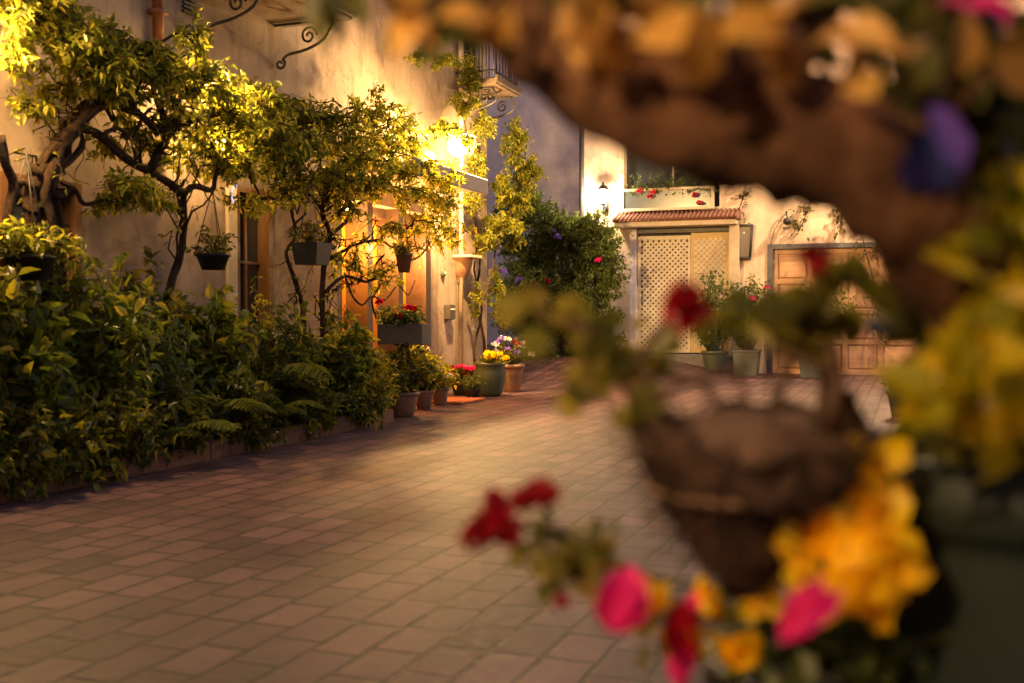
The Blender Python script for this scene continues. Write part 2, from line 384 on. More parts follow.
window(LH, W1, 'wframe', 'glass'); window(LH, W2, 'wframe', 'glass', (1, 1)); window(LH, UP1, 'dtrim', 'glass', (1, 3)); window(LH, UP2, 'dtrim', 'glass', (1, 3))
# shutters-like lighter post beside window two
MB().bbox(2.43, 2.55, -.035, .0, .7, 2.2, .005).build('window_trim', 'trim', LH)
# entrance: recess with three wooden leaves
ent = MB()
for (x0, x1) in ((4.33, 4.43), (4.98, 5.1), (5.72, 5.84), (6.46, 6.6)): ent.bbox(x0, x1, .0, .34, 0, 2.2, .006)
ent.bbox(4.43, 6.46, .16, .3, 2.08, 2.2, .006)
en = ent.build('door_frame', plain('entrance_posts', (.10, .06, .035), (.06, .035, .02), .5), LH)
for (x0, x1) in ((4.432, 4.978), (5.102, 5.718), (5.842, 6.458)):
    d = MB(); w_ = x1-x0
    for (a, b, c, e) in ((0, .1, 0, 2.07), (w_-.1, w_, 0, 2.07), (.1, w_-.1, 0, .2), (.1, w_-.1, .95, 1.1), (.1, w_-.1, 1.95, 2.07)): d.bbox(x0+a, x0+b, .27, .33, c, e, .005)
    nb = 4
    for k in range(nb): xa = x0+.1+(w_-.2)*k/nb; d.bbox(xa+.003, xa+(w_-.2)/nb-.003, .29, .32, .2, 1.95, .004)
    dd = d.build('door', 'dwood', LH)
    MB().tube([(x1-.06, .25, 1.0), (x1-.06, .22, 1.05), (x1-.06, .25, 1.1)], .012, 6).build('handle', 'iron', dd)
MB().box(4.2, 6.7, .36, .4, -.2, 2.3).build('back_panel', 'dark', LH)
MB().bbox(4.4, 6.5, -.02, .28, -.02, .06, .01).build('threshold', 'tile', LH)
rl = MB().lathe([(.05, 0), (.055, .02), (.05, .03)], (4.72, .12, 2.10)).build('recessed_lamp', 'glow', LH)
light('recess_light', (4.70, .0, 1.7), 34, (1, .42, .06), .04, LH)
light('recess_light', (5.42, -.02, 1.75), 34, (1, .5, .15), .04, LH)
light('recess_light', (6.15, -.02, 1.7), 34, (1, .5, .15), .04, LH)
# canopy
cn = MB().bbox(4.5, 6.38, -.78, -.001, 2.44, 2.54, .01).bbox(4.45, 6.43, -.82, -.78, 2.40, 2.58, .008).build('canopy', plain('canopy_board', (.42, .36, .30), (.3, .26, .22), .7), LH)
for x in ():
    MB().tube([(x, -.02, 1.95), (x, -.35, 2.12), (x, -.58, 2.41)], [.03, .025, .03], 6).build('bracket', 'dtrim', cn)
# balconies
def scroll(x, oz, ztop, reach=.62):
    # S-scroll bracket in the plane perpendicular to the wall: tight curl at the wall, big curl under the slab
    pts = []
    for k in range(15): a = k/14*2.0*math.pi*1.15; r = .012+.042*k/14; pts.append((x, -.06-r*math.cos(a), oz+.05+r*math.sin(a)))
    e = pts[-1]
    pts += [(x, -.16, oz+.13), (x, -.34, oz+.16), (x, -.52, oz+.24), (x, -reach, oz+.40), (x, -reach+.02, ztop-.03)]
    m = MB().tube(pts, .014, 6, smooth=3)
    pts = []
    for k in range(20): a = k/19*2*math.pi*1.5; r = .016+.07*k/19; pts.append((x, -.36+r*math.cos(a), ztop-.14+r*math.sin(a)))
    m.tube(pts, .012, 6, smooth=2)
    m.tube([(x, -.0, ztop-.016), (x, -reach, ztop-.016)], .013, 6)
    return m
def balcony(u0, u1, z, brk, depth=.72):
    b = MB().bbox(u0, u1, -depth, -.001, z, z+.09, .01).bbox(u0-.03, u1+.03, -depth-.03, -depth, z+.03, z+.12, .006).build('balcony', plain('balcony_slab', (.16, .11, .08), (.09, .06, .045), .8), LH)
    r = MB()
    n = int((u1-u0)/.1)
    for k in range(n+1): x = u0+(u1-u0)*k/n; r.tube([(x, -depth+.03, z+.09), (x, -depth+.03, z+.98)], .009, 5)
    for k in range(1, 7):
        for x in (u0, u1): r.tube([(x, -depth+.03+k*.1, z+.09), (x, -depth+.03+k*.1, z+.98)], .009, 5)
    for zz in (z+.18, z+1.0):
        r.tube([(u0, -.01, zz), (u0, -depth+.03, zz), (u1, -depth+.03, zz), (u1, -.01, zz)], .015, 5, smooth=1)
    r.build('railing', 'iron', b)
    for x in brk: scroll(x, z-.42, z, min(.62, depth-.08)).build('bracket', 'iron', b)
balcony(1.9, 3.35, 3.66, (2.1, 3.2)); balcony(7.35, 8.2, 3.9, (7.45, 8.1), .56)
# downpipes, vent, house fittings on the stucco
dp = MB().tube([(1.5, -.06, 2.9), (1.5, -.06, 7.9)], .042, 10, smooth=1)
for z in (3.3, 4.6, 6.0): dp.box(1.44, 1.56, -.11, -.001, z, z+.03)
dp.tube([(1.5, -.06, 2.9), (1.5, -.08, 2.85), (1.5, -.13, 2.80)], .04, 10, smooth=1); dp.build('downpipe', 'copper', LH)
MB().tube([(7.42, -.05, .1), (7.42, -.05, 7.9)], .032, 10, smooth=1).build('downpipe', 'trim', LH)
v = MB()
for k in range(5): v.bbox(1.86, 2.02, -.03, -.002, 3.42+k*.035, 3.44+k*.035, .003)
v.build('vent', 'dtrim', LH)
mbx = MB().bbox(6.98, 7.14, -.09, -.002, .93, 1.12, .01); mx_ = mbx.build('letter_box', 'dtrim', LH)
MB().bbox(7.0, 7.12, -.096, -.0905, 1.05, 1.07, .001).build('slot', 'white', mx_)
# roof eaves
MB().bbox(-9.3, 8.8, -.5, 8.4, 8.0, 8.18, .02).build('roof', 'tile', LH)

# ---- garage house (back)
GH = thing('garage_house', 'peach stucco house at the back with garage door and lattice doorway', 'house', (*BO, 0), BROT)
uD0, uD1, uDm = bu(637), bu(730), bu(690); G0, G1 = bu(767), bu(926)
WU = (bu(621), bu(722), 2.78, 4.1)
holes = [(uD0, uD1, -.2, 2.5), (G0, G1, -.2, 2.17), WU]
mb = wall(MB(), 0, 12, -.3, 7, holes, .3)
mb.add([(0, 0, -.3), (0, 8, -.3), (0, 8, 7), (0, 0, 7)], [(0, 3, 2, 1)])
mb.add([(12, 0, -.3), (12, 8, -.3), (12, 8, 7), (12, 0, 7)], [(0, 1, 2, 3)])
mb.add([(0, 8, -.3), (12, 8, -.3), (12, 8, 7), (0, 8, 7)], [(0, 3, 2, 1)])
mb.add([(0, 0, 7), (12, 0, 7), (12, 8, 7), (0, 8, 7)], [(0, 1, 2, 3)])
mb.build('wall', 'peach', GH)
MB().bbox(-.4, 12.4, -.5, 8.4, 7.0, 7.2, .02).build('roof', 'tile', GH)
# pilaster beside the doorway
MB().bbox(uD1+.002, uD1+.17, -.16, -.001, 0, 2.5, .01).build('pilaster', 'trim', GH)
MB().bbox(uD0-.12, uD0-.002, -.05, -.001, 0, 2.5, .008).build('door_trim', 'lav', GH)
# doorway: floor step, lattice leaf, plain leaf
MB().bbox(uD0-.1, uD1+.16, -.5, .3, -.02, .31, .02).build('door_step', plain('grey_step', (.22, .2, .2), (.14, .13, .13), .85), GH)
def lattice(x0, x1, z0, z1, pitch, wd, y):
    m = MB()
    for sgn in (1, -1):
        c = -(z1-z0)
        while c < (x1-x0)+(z1-z0):
            # line x = x0 + c + sgn*(z-z0)  (sgn -1 shifted)
            c0 = c if sgn == 1 else c+0
            pts = []
            for (z) in (z0, z1):
                x = x0+c0+sgn*(z-z0); pts.append([x, z])
            (xa, za), (xb, zb) = pts
            def clip(xa, za, xb, zb):
                t0, t1 = 0, 1
                dx = xb-xa
                for (lo, hi) in ((x0, x1),):
                    if dx == 0: return None
                    ta, tb = (lo-xa)/dx, (hi-xa)/dx
                    if ta > tb: ta, tb = tb, ta
                    t0 = max(t0, ta); t1 = min(t1, tb)
                return (t0, t1) if t1-t0 > .01 else None
            cc = clip(xa, za, xb, zb)
            if cc:
                t0, t1 = cc; ax, az = xa+(xb-xa)*t0, za+(zb-za)*t0; bx, bz = xa+(xb-xa)*t1, za+(zb-za)*t1
                d = Vector((bx-ax, 0, bz-az)).normalized(); n = Vector((-d.z, 0, d.x))*wd/2
                yy = y + (0 if sgn == 1 else .009)
                V = [(ax-n.x, yy, az-n.z), (bx-n.x, yy, bz-n.z), (bx+n.x, yy, bz+n.z), (ax+n.x, yy, az+n.z)]
                V += [(a, b+.007, c_) for a, b, c_ in V]
                m.add(V, [(0, 1, 2, 3), (7, 6, 5, 4), (0, 4, 5, 1), (1, 5, 6, 2), (2, 6, 7, 3), (3, 7, 4, 0)])
            c += pitch
    return m
lf = MB()
for (a, b, c, d) in ((uD0+.005, uD0+.06, .33, 2.36), (uDm-.05, uDm-.004, .33, 2.36), (uD0+.06, uDm-.05, .33, .40), (uD0+.06, uDm-.05, 2.29, 2.36)): lf.bbox(a, b, .03, .07, c, d, .004)
lfo = lf.build('lattice_door', 'lattice', GH)
lattice(uD0+.06, uDm-.05, .40, 2.29, .098, .04, .045).build('lattice', 'lattice', lfo)
MB().tube([(uD0+.09, .02, 1.15), (uD0+.09, -.02, 1.2), (uD0+.09, -.02, 1.3), (uD0+.09, .02, 1.35)], .01, 5).build('handle', 'iron', lfo)
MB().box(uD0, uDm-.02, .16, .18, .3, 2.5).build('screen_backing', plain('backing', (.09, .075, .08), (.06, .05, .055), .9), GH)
pl = MB().bbox(uDm+.0, uD1-.02, .05, .1, .33, 2.40, .006)
for k in range(1, 5): z = .33+2.07*k/5; pl.bbox(uDm+.05, uD1-.07, .044, .05, z, z+.008, .001)
pd = pl.build('panel_door', 'panel', GH)
lattice(uDm+.06, uD1-.08, .42, 2.3, .098, .03, .026).build('lattice', 'lattice', pd)
MB().box(uD0, uD1, .03, .1, 2.41, 2.5).build('lintel', 'dtrim', GH)
# tiled ledge over doorway
tl = MB(); a0, a1 = bu(612, .35), bu(737, .35)
tl.add([(a0, -.36, 2.62), (a1, -.36, 2.62), (a1, -.0015, 2.76), (a0, -.0015, 2.76), (a0, -.36, 2.585), (a1, -.36, 2.585), (a1, -.0015, 2.6), (a0, -.0015, 2.6)], [(0, 1, 2, 3), (4, 7, 6, 5), (0, 4, 5, 1), (1, 5, 6, 2), (3, 7, 4, 0)])
n = 30
for k in range(n):
    x = a0+(a1-a0)*(k+.5)/n; tl.tube([(x, -.385, 2.625), (x, -.19, 2.70), (x, -.004, 2.775)], [.032, .03, .028], 8, smooth=1)
lg = tl.build('tile_ledge', 'tile', GH)
MB().bbox(a0+.03, a1-.03, -.34, -.002, 2.50, 2.583, .008).build('ledge_fascia', 'trim', lg)
# recessed upper window and glazed planter front
wn2 = window(GH, WU, 'trim', 'glass', (1, 0), .2, .05)
pf = MB(); x0, x1 = WU[0]+.03, WU[1]-.12
for (a, b, c, d) in ((x0, x1, 2.785, 2.83), (x0, x1, 3.13, 3.175), (x0, x0+.05, 2.83, 3.13), (x1-.05, x1, 2.83, 3.13)): pf.bbox(a, b, -.16, -.11, c, d, .004)
pfo = pf.build('planter_box', 'trim', GH)
MB().box(x0+.05, x1-.05, -.14, -.125, 2.83, 3.13).build('panel', 'pglass', pfo)
# garage door
gd = MB(); gx0, gx1 = G0+.09, G1-.09; W_ = gx1-gx0; H_ = 2.08
cols, rows = 4, 4; st = .075
for i in range(cols+1): x = gx0+(W_-st)*i/cols; gd.bbox(x, x+st, .06, .11, .0, H_, .005)
for j in range(rows+1):
    z = (H_-st)*j/rows
    for i in range(cols): xa = gx0+(W_-st)*i/cols+st; xb = gx0+(W_-st)*(i+1)/cols; gd.bbox(xa, xb, .065, .105, z, z+st, .004)
for i in range(cols):
    for j in range(rows):
        xa = gx0+(W_-st)*i/cols+st; xb = gx0+(W_-st)*(i+1)/cols; za = (H_-st)*j/rows+st; zb = (H_-st)*(j+1)/rows
        gd.bbox(xa+.03, xb-.03, .072, .1, za+.03, zb-.03, .012); gd.box(xa-.002, xb+.002, .1, .115, za-.002, zb+.002)
gdo = gd.build('garage_door', 'garage', GH)
MB().tube([(gx1-.25, .055, .93), (gx1-.25, .02, .97), (gx1-.12, .02, .97), (gx1-.12, .055, .93)], .014, 6).build('handle', 'iron', gdo)
gf = MB()
for (a, b, c, d) in ((G0+.001, G0+.088, 0, 2.168), (G1-.088, G1-.001, 0, 2.168), (G0+.088, G1-.088, 2.085, 2.168)): gf.bbox(a, b, -.02, .12, c, d, .005)
gf.build('garage_frame', plain('grey_frame', (.12, .12, .13), (.08, .08, .09), .5), GH)
MB().box(G0, G1, .13, .15, -.2, 2.3).build('back_panel', 'dark', GH)
MB().tube([(.04, -.05, .1), (.04, -.05, 6.95)], .045, 10, smooth=1).build('downpipe', 'dtrim', GH)
# ---- neighbouring house behind the flowering bush
NHs = thing('neighbour_house', 'pale lavender stucco house set back behind the big flowering bush', 'house', tuple(Bw(-7, -2.6, 0)), BROT)
m = wall(MB(), 0, 6.9, -.3, 8, [(1.5, 2.3, 1.2, 2.4)], .2); m.add([(0, 0, 8), (6.9, 0, 8), (6.9, 5, 8), (0, 5, 8)], [(0, 1, 2, 3)])
m.add([(0, 5, -.3), (6.9, 5, -.3), (6.9, 5, 8), (0, 5, 8)], [(0, 3, 2, 1)])
m.add([(0, 0, -.3), (0, 5, -.3), (0, 5, 8), (0, 0, 8)], [(0, 3, 2, 1)])
m.build('wall', 'lav', NHs)
window(NHs, (1.5, 2.3, 1.2, 2.4), 'trim', 'glass')
MB().bbox(-.3, 6.9, -.4, 5.4, 8, 8.15, .02).build('roof', 'tile', NHs)

YH = thing('sky_blocker_house', 'unseen cream stucco house added behind the photographer to block sky light', 'house', (-7.5, -5.0, 0), R(-12))  # added out of view to cut sky light around the camera
m = wall(MB(), 0, 15, -.3, 7, [(2, 3, 1, 2.4), (5, 6, 0, 2.2), (9, 10.2, 1, 2.4)], .2)
m.v = [v*np.array([1, -1, 1]) for v in m.v]; m.add([(0, 0, 7), (15, 0, 7), (15, -5, 7), (0, -5, 7)], [(0, 1, 2, 3)]); m.build('wall', 'cream', YH)  # wall of the added sky-blocking house
MB().box(1.9, 10.3, -.3, -.2, -.2, 2.5).build('added_window_backing', 'dark', YH)
# ---------------------------------------------------------------- lamps
def wall_lantern(label, at, rot, watt, col=(1, .62, .25), scale=1.0, lit=True, glow='glow', soft=.06, flat=False, group=None):
    t = thing('wall_lantern', label, 'wall lamp', at, rot, group); s = scale
    m = MB().bbox(-.05*s, .05*s, -.02, -.001, -.16*s, .06*s, .004)
    m.tube([(0, -.02, -.05*s), (0, -.1*s, -.13*s), (0, -.17*s, -.11*s), (0, -.17*s, -.03*s)], .011*s, 6)
    m.build('bracket', 'iron', t)
    c = (0, -.17*s, 0)
    m = MB().lathe([(.035*s, -.035*s), (.055*s, -.02*s), (.06*s, 0)], c, 6)
    for k in range(6):
        a = k/6*2*math.pi; m.tube([(c[0]+.06*s*math.cos(a), c[1]+.06*s*math.sin(a), 0), (c[0]+.09*s*math.cos(a), c[1]+.09*s*math.sin(a), .2*s)], .005*s, 4, smooth=1)
    m.build('cage', 'iron', t, False)
    m = MB().lathe([(.105*s, .2*s), (.11*s, .215*s), (.05*s, .27*s), (.02*s, .29*s), (.022*s, .31*s), (.004*s, .34*s)], c, 6); m.build('cap', 'iron', t, False)
    m = MB().lathe([(.05*s, .01*s), (.08*s, .19*s)], c, 6); m.build('lamp_glass', glow if lit else M['pglass'], t, False)
    if lit: light('lantern_light', (0, -.36*s, .08*s), watt, col, soft, t)
    return t
def globe_lamp(label, at, rot, watt, r=.07, col=(1, .60, .22), group=None, arm=.2, cap=True):
    t = thing('globe_lamp', label, 'wall lamp', at, rot, group)
    MB().lathe([(.05, -.012), (.05, .0)], (0, -.02, 0), 12).tube([(0, 0, 0), (0, -arm*.5, -.03), (0, -arm, .0)], .012, 6).lathe([(.03, -.02), (.045, .0), (.03, .03)], (0, -arm, .0), 12).build('bracket', 'iron', t)
    MB().ball((0, -arm, r+.02), r).build('globe', 'glow', t)
    if cap: MB().lathe([(r+.07, r*2+.01), (r+.075, r*2+.02), (r*.8, r*2+.05), (.02, r*2+.09)], (0, -arm, 0), 20).build('cap', 'iron', t)
    light('globe_light', (0, -arm-r-.02, r+.02), watt, col, .05, t)
    return t
pm = lp(458, 158, .5); globe_lamp('brightest globe lamp on the stucco wall at the canopy end', Lw(lz(458, .5), 0, pm.z), LROT, 500, .12, arm=.5)
pm = lp(430, 164, .4); globe_lamp('smaller globe lamp glowing just above the middle of the canopy', Lw(lz(430, .4), 0, pm.z), LROT, 80, .06, arm=.4, cap=False)
pm = lp(207, 90, .32); globe_lamp('globe lamp glowing through vine leaves between the two windows', Lw(lz(207, .32), 0, pm.z), LROT, 90, .022, arm=.32)
pm = lp(220, 150, .25); globe_lamp('small globe lamp hidden in the vine leaves beside the blue reflection', Lw(lz(220, .25), 0, pm.z), LROT, 40, .03, arm=.25)
pm = lp(-30, 50, .5); globe_lamp('globe lamp at the far left above the twisted vine trunk', Lw(lz(-30, .5), 0, pm.z), LROT, 95, .07, arm=.5, cap=False)
t = thing('fill_lantern', 'small added lantern above the photographer that brightens the foreground', 'lantern', (-.42, .06, 1.42))  # added lamp out of view, brightens the foreground leaves and flowers
MB().lathe([(.05, 0), (.055, .01), (.05, .015)], (0, 0, 0), 10).lathe([(.055, .11), (.03, .15), (.006, .17)], (0, 0, 0), 10).tube([(0, 0, .17), (0, 0, .95)], .002, 4, smooth=1).build('frame', 'iron', t, False)  # frame of the added lantern
MB().lathe([(.012, .016), (.012, .06), (.003, .075)], (0, 0, 0), 8).build('fill_candle', 'glow', t)
light('fill_light', (0, 0, .09), 19, (1, .60, .30), .02, t)
pb = bp(603, 203, .17); wall_lantern('lit white wall lantern beside the tiled ledge', Bw(bu(603, .17), 0, pb.z), BROT, 36, (1, .72, .42), 1.1, True, 'glow2')
globe_lamp('added globe lamp over the garage door, brightening the peach wall', Bw(5.2, 0, 4.1), BROT, 360, .08, (1, .68, .36), arm=.8)  # unseen lamp added behind the limb to lift the back wall
# unlit box lantern right of the doorway
pb = bp(745, 242, .0); t = thing('box_lantern', 'unlit dark box lantern between the doorway and the garage', 'wall lamp', pb, BROT)
m = MB().add([(-.13, -.13, .27), (.13, -.13, .27), (.16, -.13, -.0), (0, 0, 0)], []) if False else MB()
V = [(-.09, -.10, -.27), (.09, -.10, -.27), (.09, -.002, -.27), (-.09, -.002, -.27), (-.13, -.12, .26), (.13, -.12, .26), (.13, -.002, .26), (-.13, -.002, .26)]
fr = MB()
for (i, j) in ((0, 4), (1, 5), (0, 1), (4, 5), (2, 6), (3, 7)): fr.tube([V[i], V[j]], .014, 5, smooth=1)
fr.bbox(-.14, .14, -.13, -.002, .26, .29, .005); fr.bbox(-.1, .1, -.11, -.002, -.30, -.27, .005); fr.build('frame', 'iron', t)
MB().add(V, [(0, 1, 5, 4), (1, 2, 6, 5), (3, 0, 4, 7)]).build('lamp_glass', glass('smoky_glass', (.10, .09, .085), .2), t)
MB().ball((0, -.07, .15), .05).build('bulb', 'white', t)
# security camera on the garage wall
pb = bp(790, 222, 0); t = thing('security_camera', 'small black dome camera on the wall above the garage door', 'camera', pb, BROT)
MB().tube([(-.05, -.01, .16), (-.05, -.1, .17), (-.03, -.15, .06)], .012, 6).build('arm', 'iron', t)
MB().ball((-.03, -.16, -.0), .07, 12, (1, 1, .9)).build('dome', 'iron', t)
MB().tube([(-.05, -.01, .16), (-.16, -.008, .02), (-.26, -.008, -.16), (-.33, -.008, -.45)], .004, 4).build('cable', 'iron', t)
# glowing arc standing in for a blue reflection in window two
pm = lp(238, 197, -.05); t = thing('ring_reflection', 'small glowing blue arc standing in for a reflection in the dark window', 'painted reflection', Lw(lz(238, .03), .03, pm.z), LROT)
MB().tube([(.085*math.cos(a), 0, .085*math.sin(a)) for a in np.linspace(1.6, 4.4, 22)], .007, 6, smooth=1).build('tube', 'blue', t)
MB().tube([(0, 0, .085), (0, .01, .4)], .002, 4, smooth=1).build('added_cord', 'iron', t)  # made-up support for the reflection arc

# ---------------------------------------------------------------- vegetation
def twig_leaves(stem, leaf, base, tip, r0, nl, size, spread=.6, width=.45, bend=.15, sides=4):
    base = np.array(tuple(base)); tip = np.array(tuple(tip)); L = np.linalg.norm(tip-base)
    P = [base]; n = 5
    for k in range(1, n+1): t = k/n; P.append(base*(1-t)+tip*t + rng.normal(0, bend*L*.3, 3)*(1 if k < n else .3) + np.array([0, 0, bend*L*math.sin(t*math.pi)]))
    P = np.array(P)
    if stem is not None: stem.tube(P, [r0*(1-.8*k/n) for k in range(n+1)], sides, smooth=1)
    t = rng.uniform(.15, 1, nl)*n; i = np.minimum(t.astype(int), n-1); fr = (t-i)[:, None]
    pos = P[i]*(1-fr)+P[i+1]*fr; ax = P[i+1]-P[i]; ax /= np.linalg.norm(ax, axis=1)[:, None]+1e-9
    d = ax*.45 + rdir(nl)*spread*1.4; d[:, 2] -= .3; pos = pos + rdir(nl)*size*.5
    leaf.leaves(pos, d, size*rng.uniform(.6, 1.25, nl), width)
def blob(stem, leaf, c, rad, ntw, nl, size, anchor=None, width=.45, r0=.006, ax=None):
    c = np.array(tuple(c)); rad = np.array(rad, float)
    for _ in range(ntw):
        d = rdir(1)[0]; e = c + d*rad*rng.uniform(.55, 1.0)
        b = c + rng.normal(0, .25, 3)*rad if anchor is None else np.array(tuple(anchor)) + rng.normal(0, .1, 3)*rad
        twig_leaves(stem, leaf, b, e, r0, nl, size, width=width)
def shrub(name, label, cat, base, h, r, nst, nl, size, lm='leaf_dark', group=None, width=.45, flowers=None, lean=(0, 0), zmin=.15):
    t = thing(name, label, cat, base, 0, group); st, lf = MB(), MB(); tips = []
    for k in range(nst):
        a = rng.uniform(0, 2*math.pi); rr = r*math.sqrt(rng.uniform(0, 1)); z = h*rng.uniform(zmin, 1)*(1-.35*(rr/r)**2)
        e = np.array([rr*math.cos(a)+lean[0], rr*math.sin(a)+lean[1], z]); b = np.array([e[0]*.25, e[1]*.25, 0.02 if z < h*.5 else z*.35])
        if z >= h*.5: st.tube([(0, 0, 0), tuple(b)], .006, 4, smooth=1)
        twig_leaves(st, lf, b, e, .006, nl, size, width=width); tips.append(e)
    st.build('stems', 'stem', t); lf.build('foliage', lm, t)
    if flowers:
        pm_, cnt, fs = flowers; random.shuffle(tips)
        for e in tips[:cnt]: flower_head(t, e, fs, pm_)
    return t
def flower_head(parent, c, r, pm_, n=26, name='flower'):
    m = MB(); D = rdir(n); D[:, 2] = np.abs(D[:, 2])*.8+D[:, 2]*.2
    P = np.array(tuple(c)) + D*r*.25
    m.leaves(P, D + rng.normal(0, .3, (n, 3)), r*rng.uniform(.7, 1.1, n), .85, .15, .35, N=rdir(n), blunt=True)
    return m.build(name, pm_, parent)
def fern(label, base, L, n, lm='leaf_fern', group='ferns in the planting bed', up=.8):
    t = thing('fern', label, 'fern', base, 0, group); st, lf = MB(), MB()
    for k in range(n):
        a = 2*math.pi*k/n + rng.normal(0, .25); l = L*rng.uniform(.7, 1.1); P = []
        for j in range(11): s = j/10; P.append((math.cos(a)*l*s*.85, math.sin(a)*l*s*.85, l*up*(s*1.25-.95*s*s)+.02))
        P = np.array(P); st.tube(P, [.005*(1-.8*j/10) for j in range(11)], 4, smooth=1)
        tt = np.repeat(np.linspace(.12, .99, 24), 2)*10; i = np.minimum(tt.astype(int), 9); f = (tt-i)[:, None]; pos = P[i]*(1-f)+P[i+1]*f
        ax = P[i+1]-P[i]; ax /= np.linalg.norm(ax, axis=1)[:, None]; side = np.array([-math.sin(a), math.cos(a), 0]); sg = np.tile([1, -1], 24)[:, None]
        D = side*sg + ax*.45 + rng.normal(0, .05, (48, 3)); D[:, 2] -= .15
        lf.leaves(pos, D, l*.26*np.sin(np.clip(tt/10, .05, .97)*math.pi)**.7, .26, .1, .2, N=np.tile([0, 0, 1.0], (48, 1)))
    st.build('stems', 'stem', t); lf.build('foliage', lm, t); return t

# --- gnarled vines on the left house
vt = thing('vine_tree', 'old gnarled vine with twisted trunk arching across the left stucco wall', 'vine', Lw(lz(50, .4), .4, .07))
tk = MB()
def path(lst, out): return [lp(a, b, out if len(x) == 2 else x[2]) for x in lst for (a, b) in (x[:2],)]
for (o, dx, dy) in ((.40, 0, 0), (.47, -7, 3), (.36, 8, -4), (.50, 3, 8)):
    pts = [(58+dx, 400), (52+dx, 300+dy), (44+dx*1.6, 222), (40+dx, 185+dy), (57+dx, 150-dx*.4), (76-dx*.4, 120+dy), (97, 103+dy*.6), (119, 103+dx*.4), (141, 116), (158, 131+dx*.5)]
    tk.tube(path(pts, o), [.045, .038, .042, .042, .036, .03, .028, .026, .022, .016], 9, .24)
base_o = tk
for (pts, rr, o) in (
    ([(64, 122), (82, 128), (100, 136), (125, 158), (150, 172), (170, 184), (183, 195)], [.03, .03, .032, .028, .03, .03, .03], .42),
    ([(150, 172), (158, 152), (167, 137), (163, 115), (156, 98), (150, 70)], [.035, .034, .03, .026, .02, .014], .42),
    ([(183, 193), (184, 220), (182, 245), (176, 268), (168, 300), (165, 400)], [.028, .026, .027, .03, .035, .04], .42),
    ([(183, 195), (195, 186), (212, 190), (216, 175), (222, 163), (243, 150), (262, 153), (290, 140)], [.026, .024, .022, .018, .016, .014, .012, .008], .45),
    ([(222, 163), (235, 175), (250, 178), (262, 200)], [.014, .012, .01, .006], .45),
    ([(62, 182), (75, 190), (84, 204), (103, 200), (125, 196), (140, 188)], [.018, .016, .014, .012, .009, .006], .45),
    ([(100, 137), (118, 128), (132, 140), (142, 118), (152, 108)], [.016, .014, .013, .012, .008], .5),
    ([(97, 103), (92, 80), (70, 60), (45, 45), (20, 20)], [.026, .02, .016, .012, .008], .45),
    ([(119, 103), (125, 80), (140, 55), (165, 40), (190, 25)], [.022, .017, .013, .01, .007], .5),
    ([(0, 135), (6, 165), (14, 185), (8, 215), (4, 300)], [.03, .028, .03, .03, .035], .55),
    ([(158, 131), (180, 125), (205, 118), (240, 110), (275, 105), (320, 120)], [.022, .018, .016, .013, .01, .006], .5)):
    tk.tube(path(pts, o), rr, 7, .1)
for k in range(15):
    b0_ = [(58, 400), (52, 300), (42, 222), (40, 185), (57, 150), (76, 122), (97, 106), (119, 104)][:6+k % 3]
    tk.tube([lp(a+rng.normal(0, 8), b_+rng.normal(0, 5), .42+rng.normal(0, .05)) for a, b_ in b0_], rng.uniform(.010, .024), 6, .3)
for (a, b_) in ((20, 180), (28, 165), (34, 200), (70, 190), (25, 205), (62, 172)):
    tk.tube([lp(44+rng.normal(0, 4), 190+rng.normal(0, 10), .45), lp((44+a)/2, b_+6, .5), lp(a, b_, .45)], [.03, .026, .018], 7, .2)
off(tk, vt.location); tk.build('trunk', 'bark', vt)
st, lf = MB(), MB()
VB = [(15,25,.5,30,22,30),(45,28,.5,40,24,60),(70,45,.5,34,26,60),(100,40,.5,32,22,40),(95,70,.55,40,24,70),(135,62,.55,40,26,75),(160,85,.5,34,22,60),(60,95,.3,18,10,12),
      (120,100,.3,26,16,30),(150,150,.3,14,10,8),(130,130,.35,10,10,6),(110,150,.3,12,8,5),(10,240,.6,34,16,50),(50,250,.65,26,14,30),(115,90,.6,30,18,34),(190,45,.5,16,36,40),(200,85,.55,34,26,70),(225,120,.55,38,28,90),(180,120,.5,24,18,34),(205,155,.3,36,28,80),(255,100,.5,34,18,50),(262,140,.55,38,30,90),(240,170,.5,34,18,50),
      (128,192,.45,36,14,36),(150,205,.45,22,12,18),(285,170,.5,34,26,70),(110,205,.4,16,10,10),(300,125,.5,30,20,46),(285,110,.5,26,18,36),(262,112,.45,26,14,34),(268,140,.5,20,16,34),(250,150,.5,18,14,24),(20,60,.5,24,16,24),(30,110,.4,16,10,12),(275,165,.5,26,22,40),(250,205,.5,18,12,16),(30,10,.5,40,14,34)]
for (x, y, o, rx, ry, n) in VB:
    c = lp(x, y, o); s = c.y/F; blob(st, lf, c, (rx*s*1.4, .36, ry*s*1.4), max(8, int(n*.42)), 24, .066, r0=.007, width=.4)
def side_twigs(pts, out, n, st, lf, nl=5):
    for _ in range(n):
        i = rng.integers(len(pts)-1); t_ = rng.random(); a = lp(pts[i][0]*(1-t_)+pts[i+1][0]*t_, pts[i][1]*(1-t_)+pts[i+1][1]*t_, out)
        twig_leaves(st, lf, a, a+Vector(rdir(1)[0])*rng.uniform(.12, .42)+Vector((0, 0, rng.uniform(-.05, .12))), rng.uniform(.005, .011), nl, .05, width=.4, bend=.35)
side_twigs([(58, 300), (44, 222), (40, 185), (57, 150), (76, 120), (97, 103), (119, 103), (158, 131)], .45, 46, st, lf, 4)
side_twigs([(64, 122), (100, 136), (150, 172), (183, 195), (184, 220), (176, 268)], .45, 36, st, lf, 5)
side_twigs([(150, 172), (167, 137), (205, 118), (243, 150), (300, 135)], .45, 50, st, lf, 6)
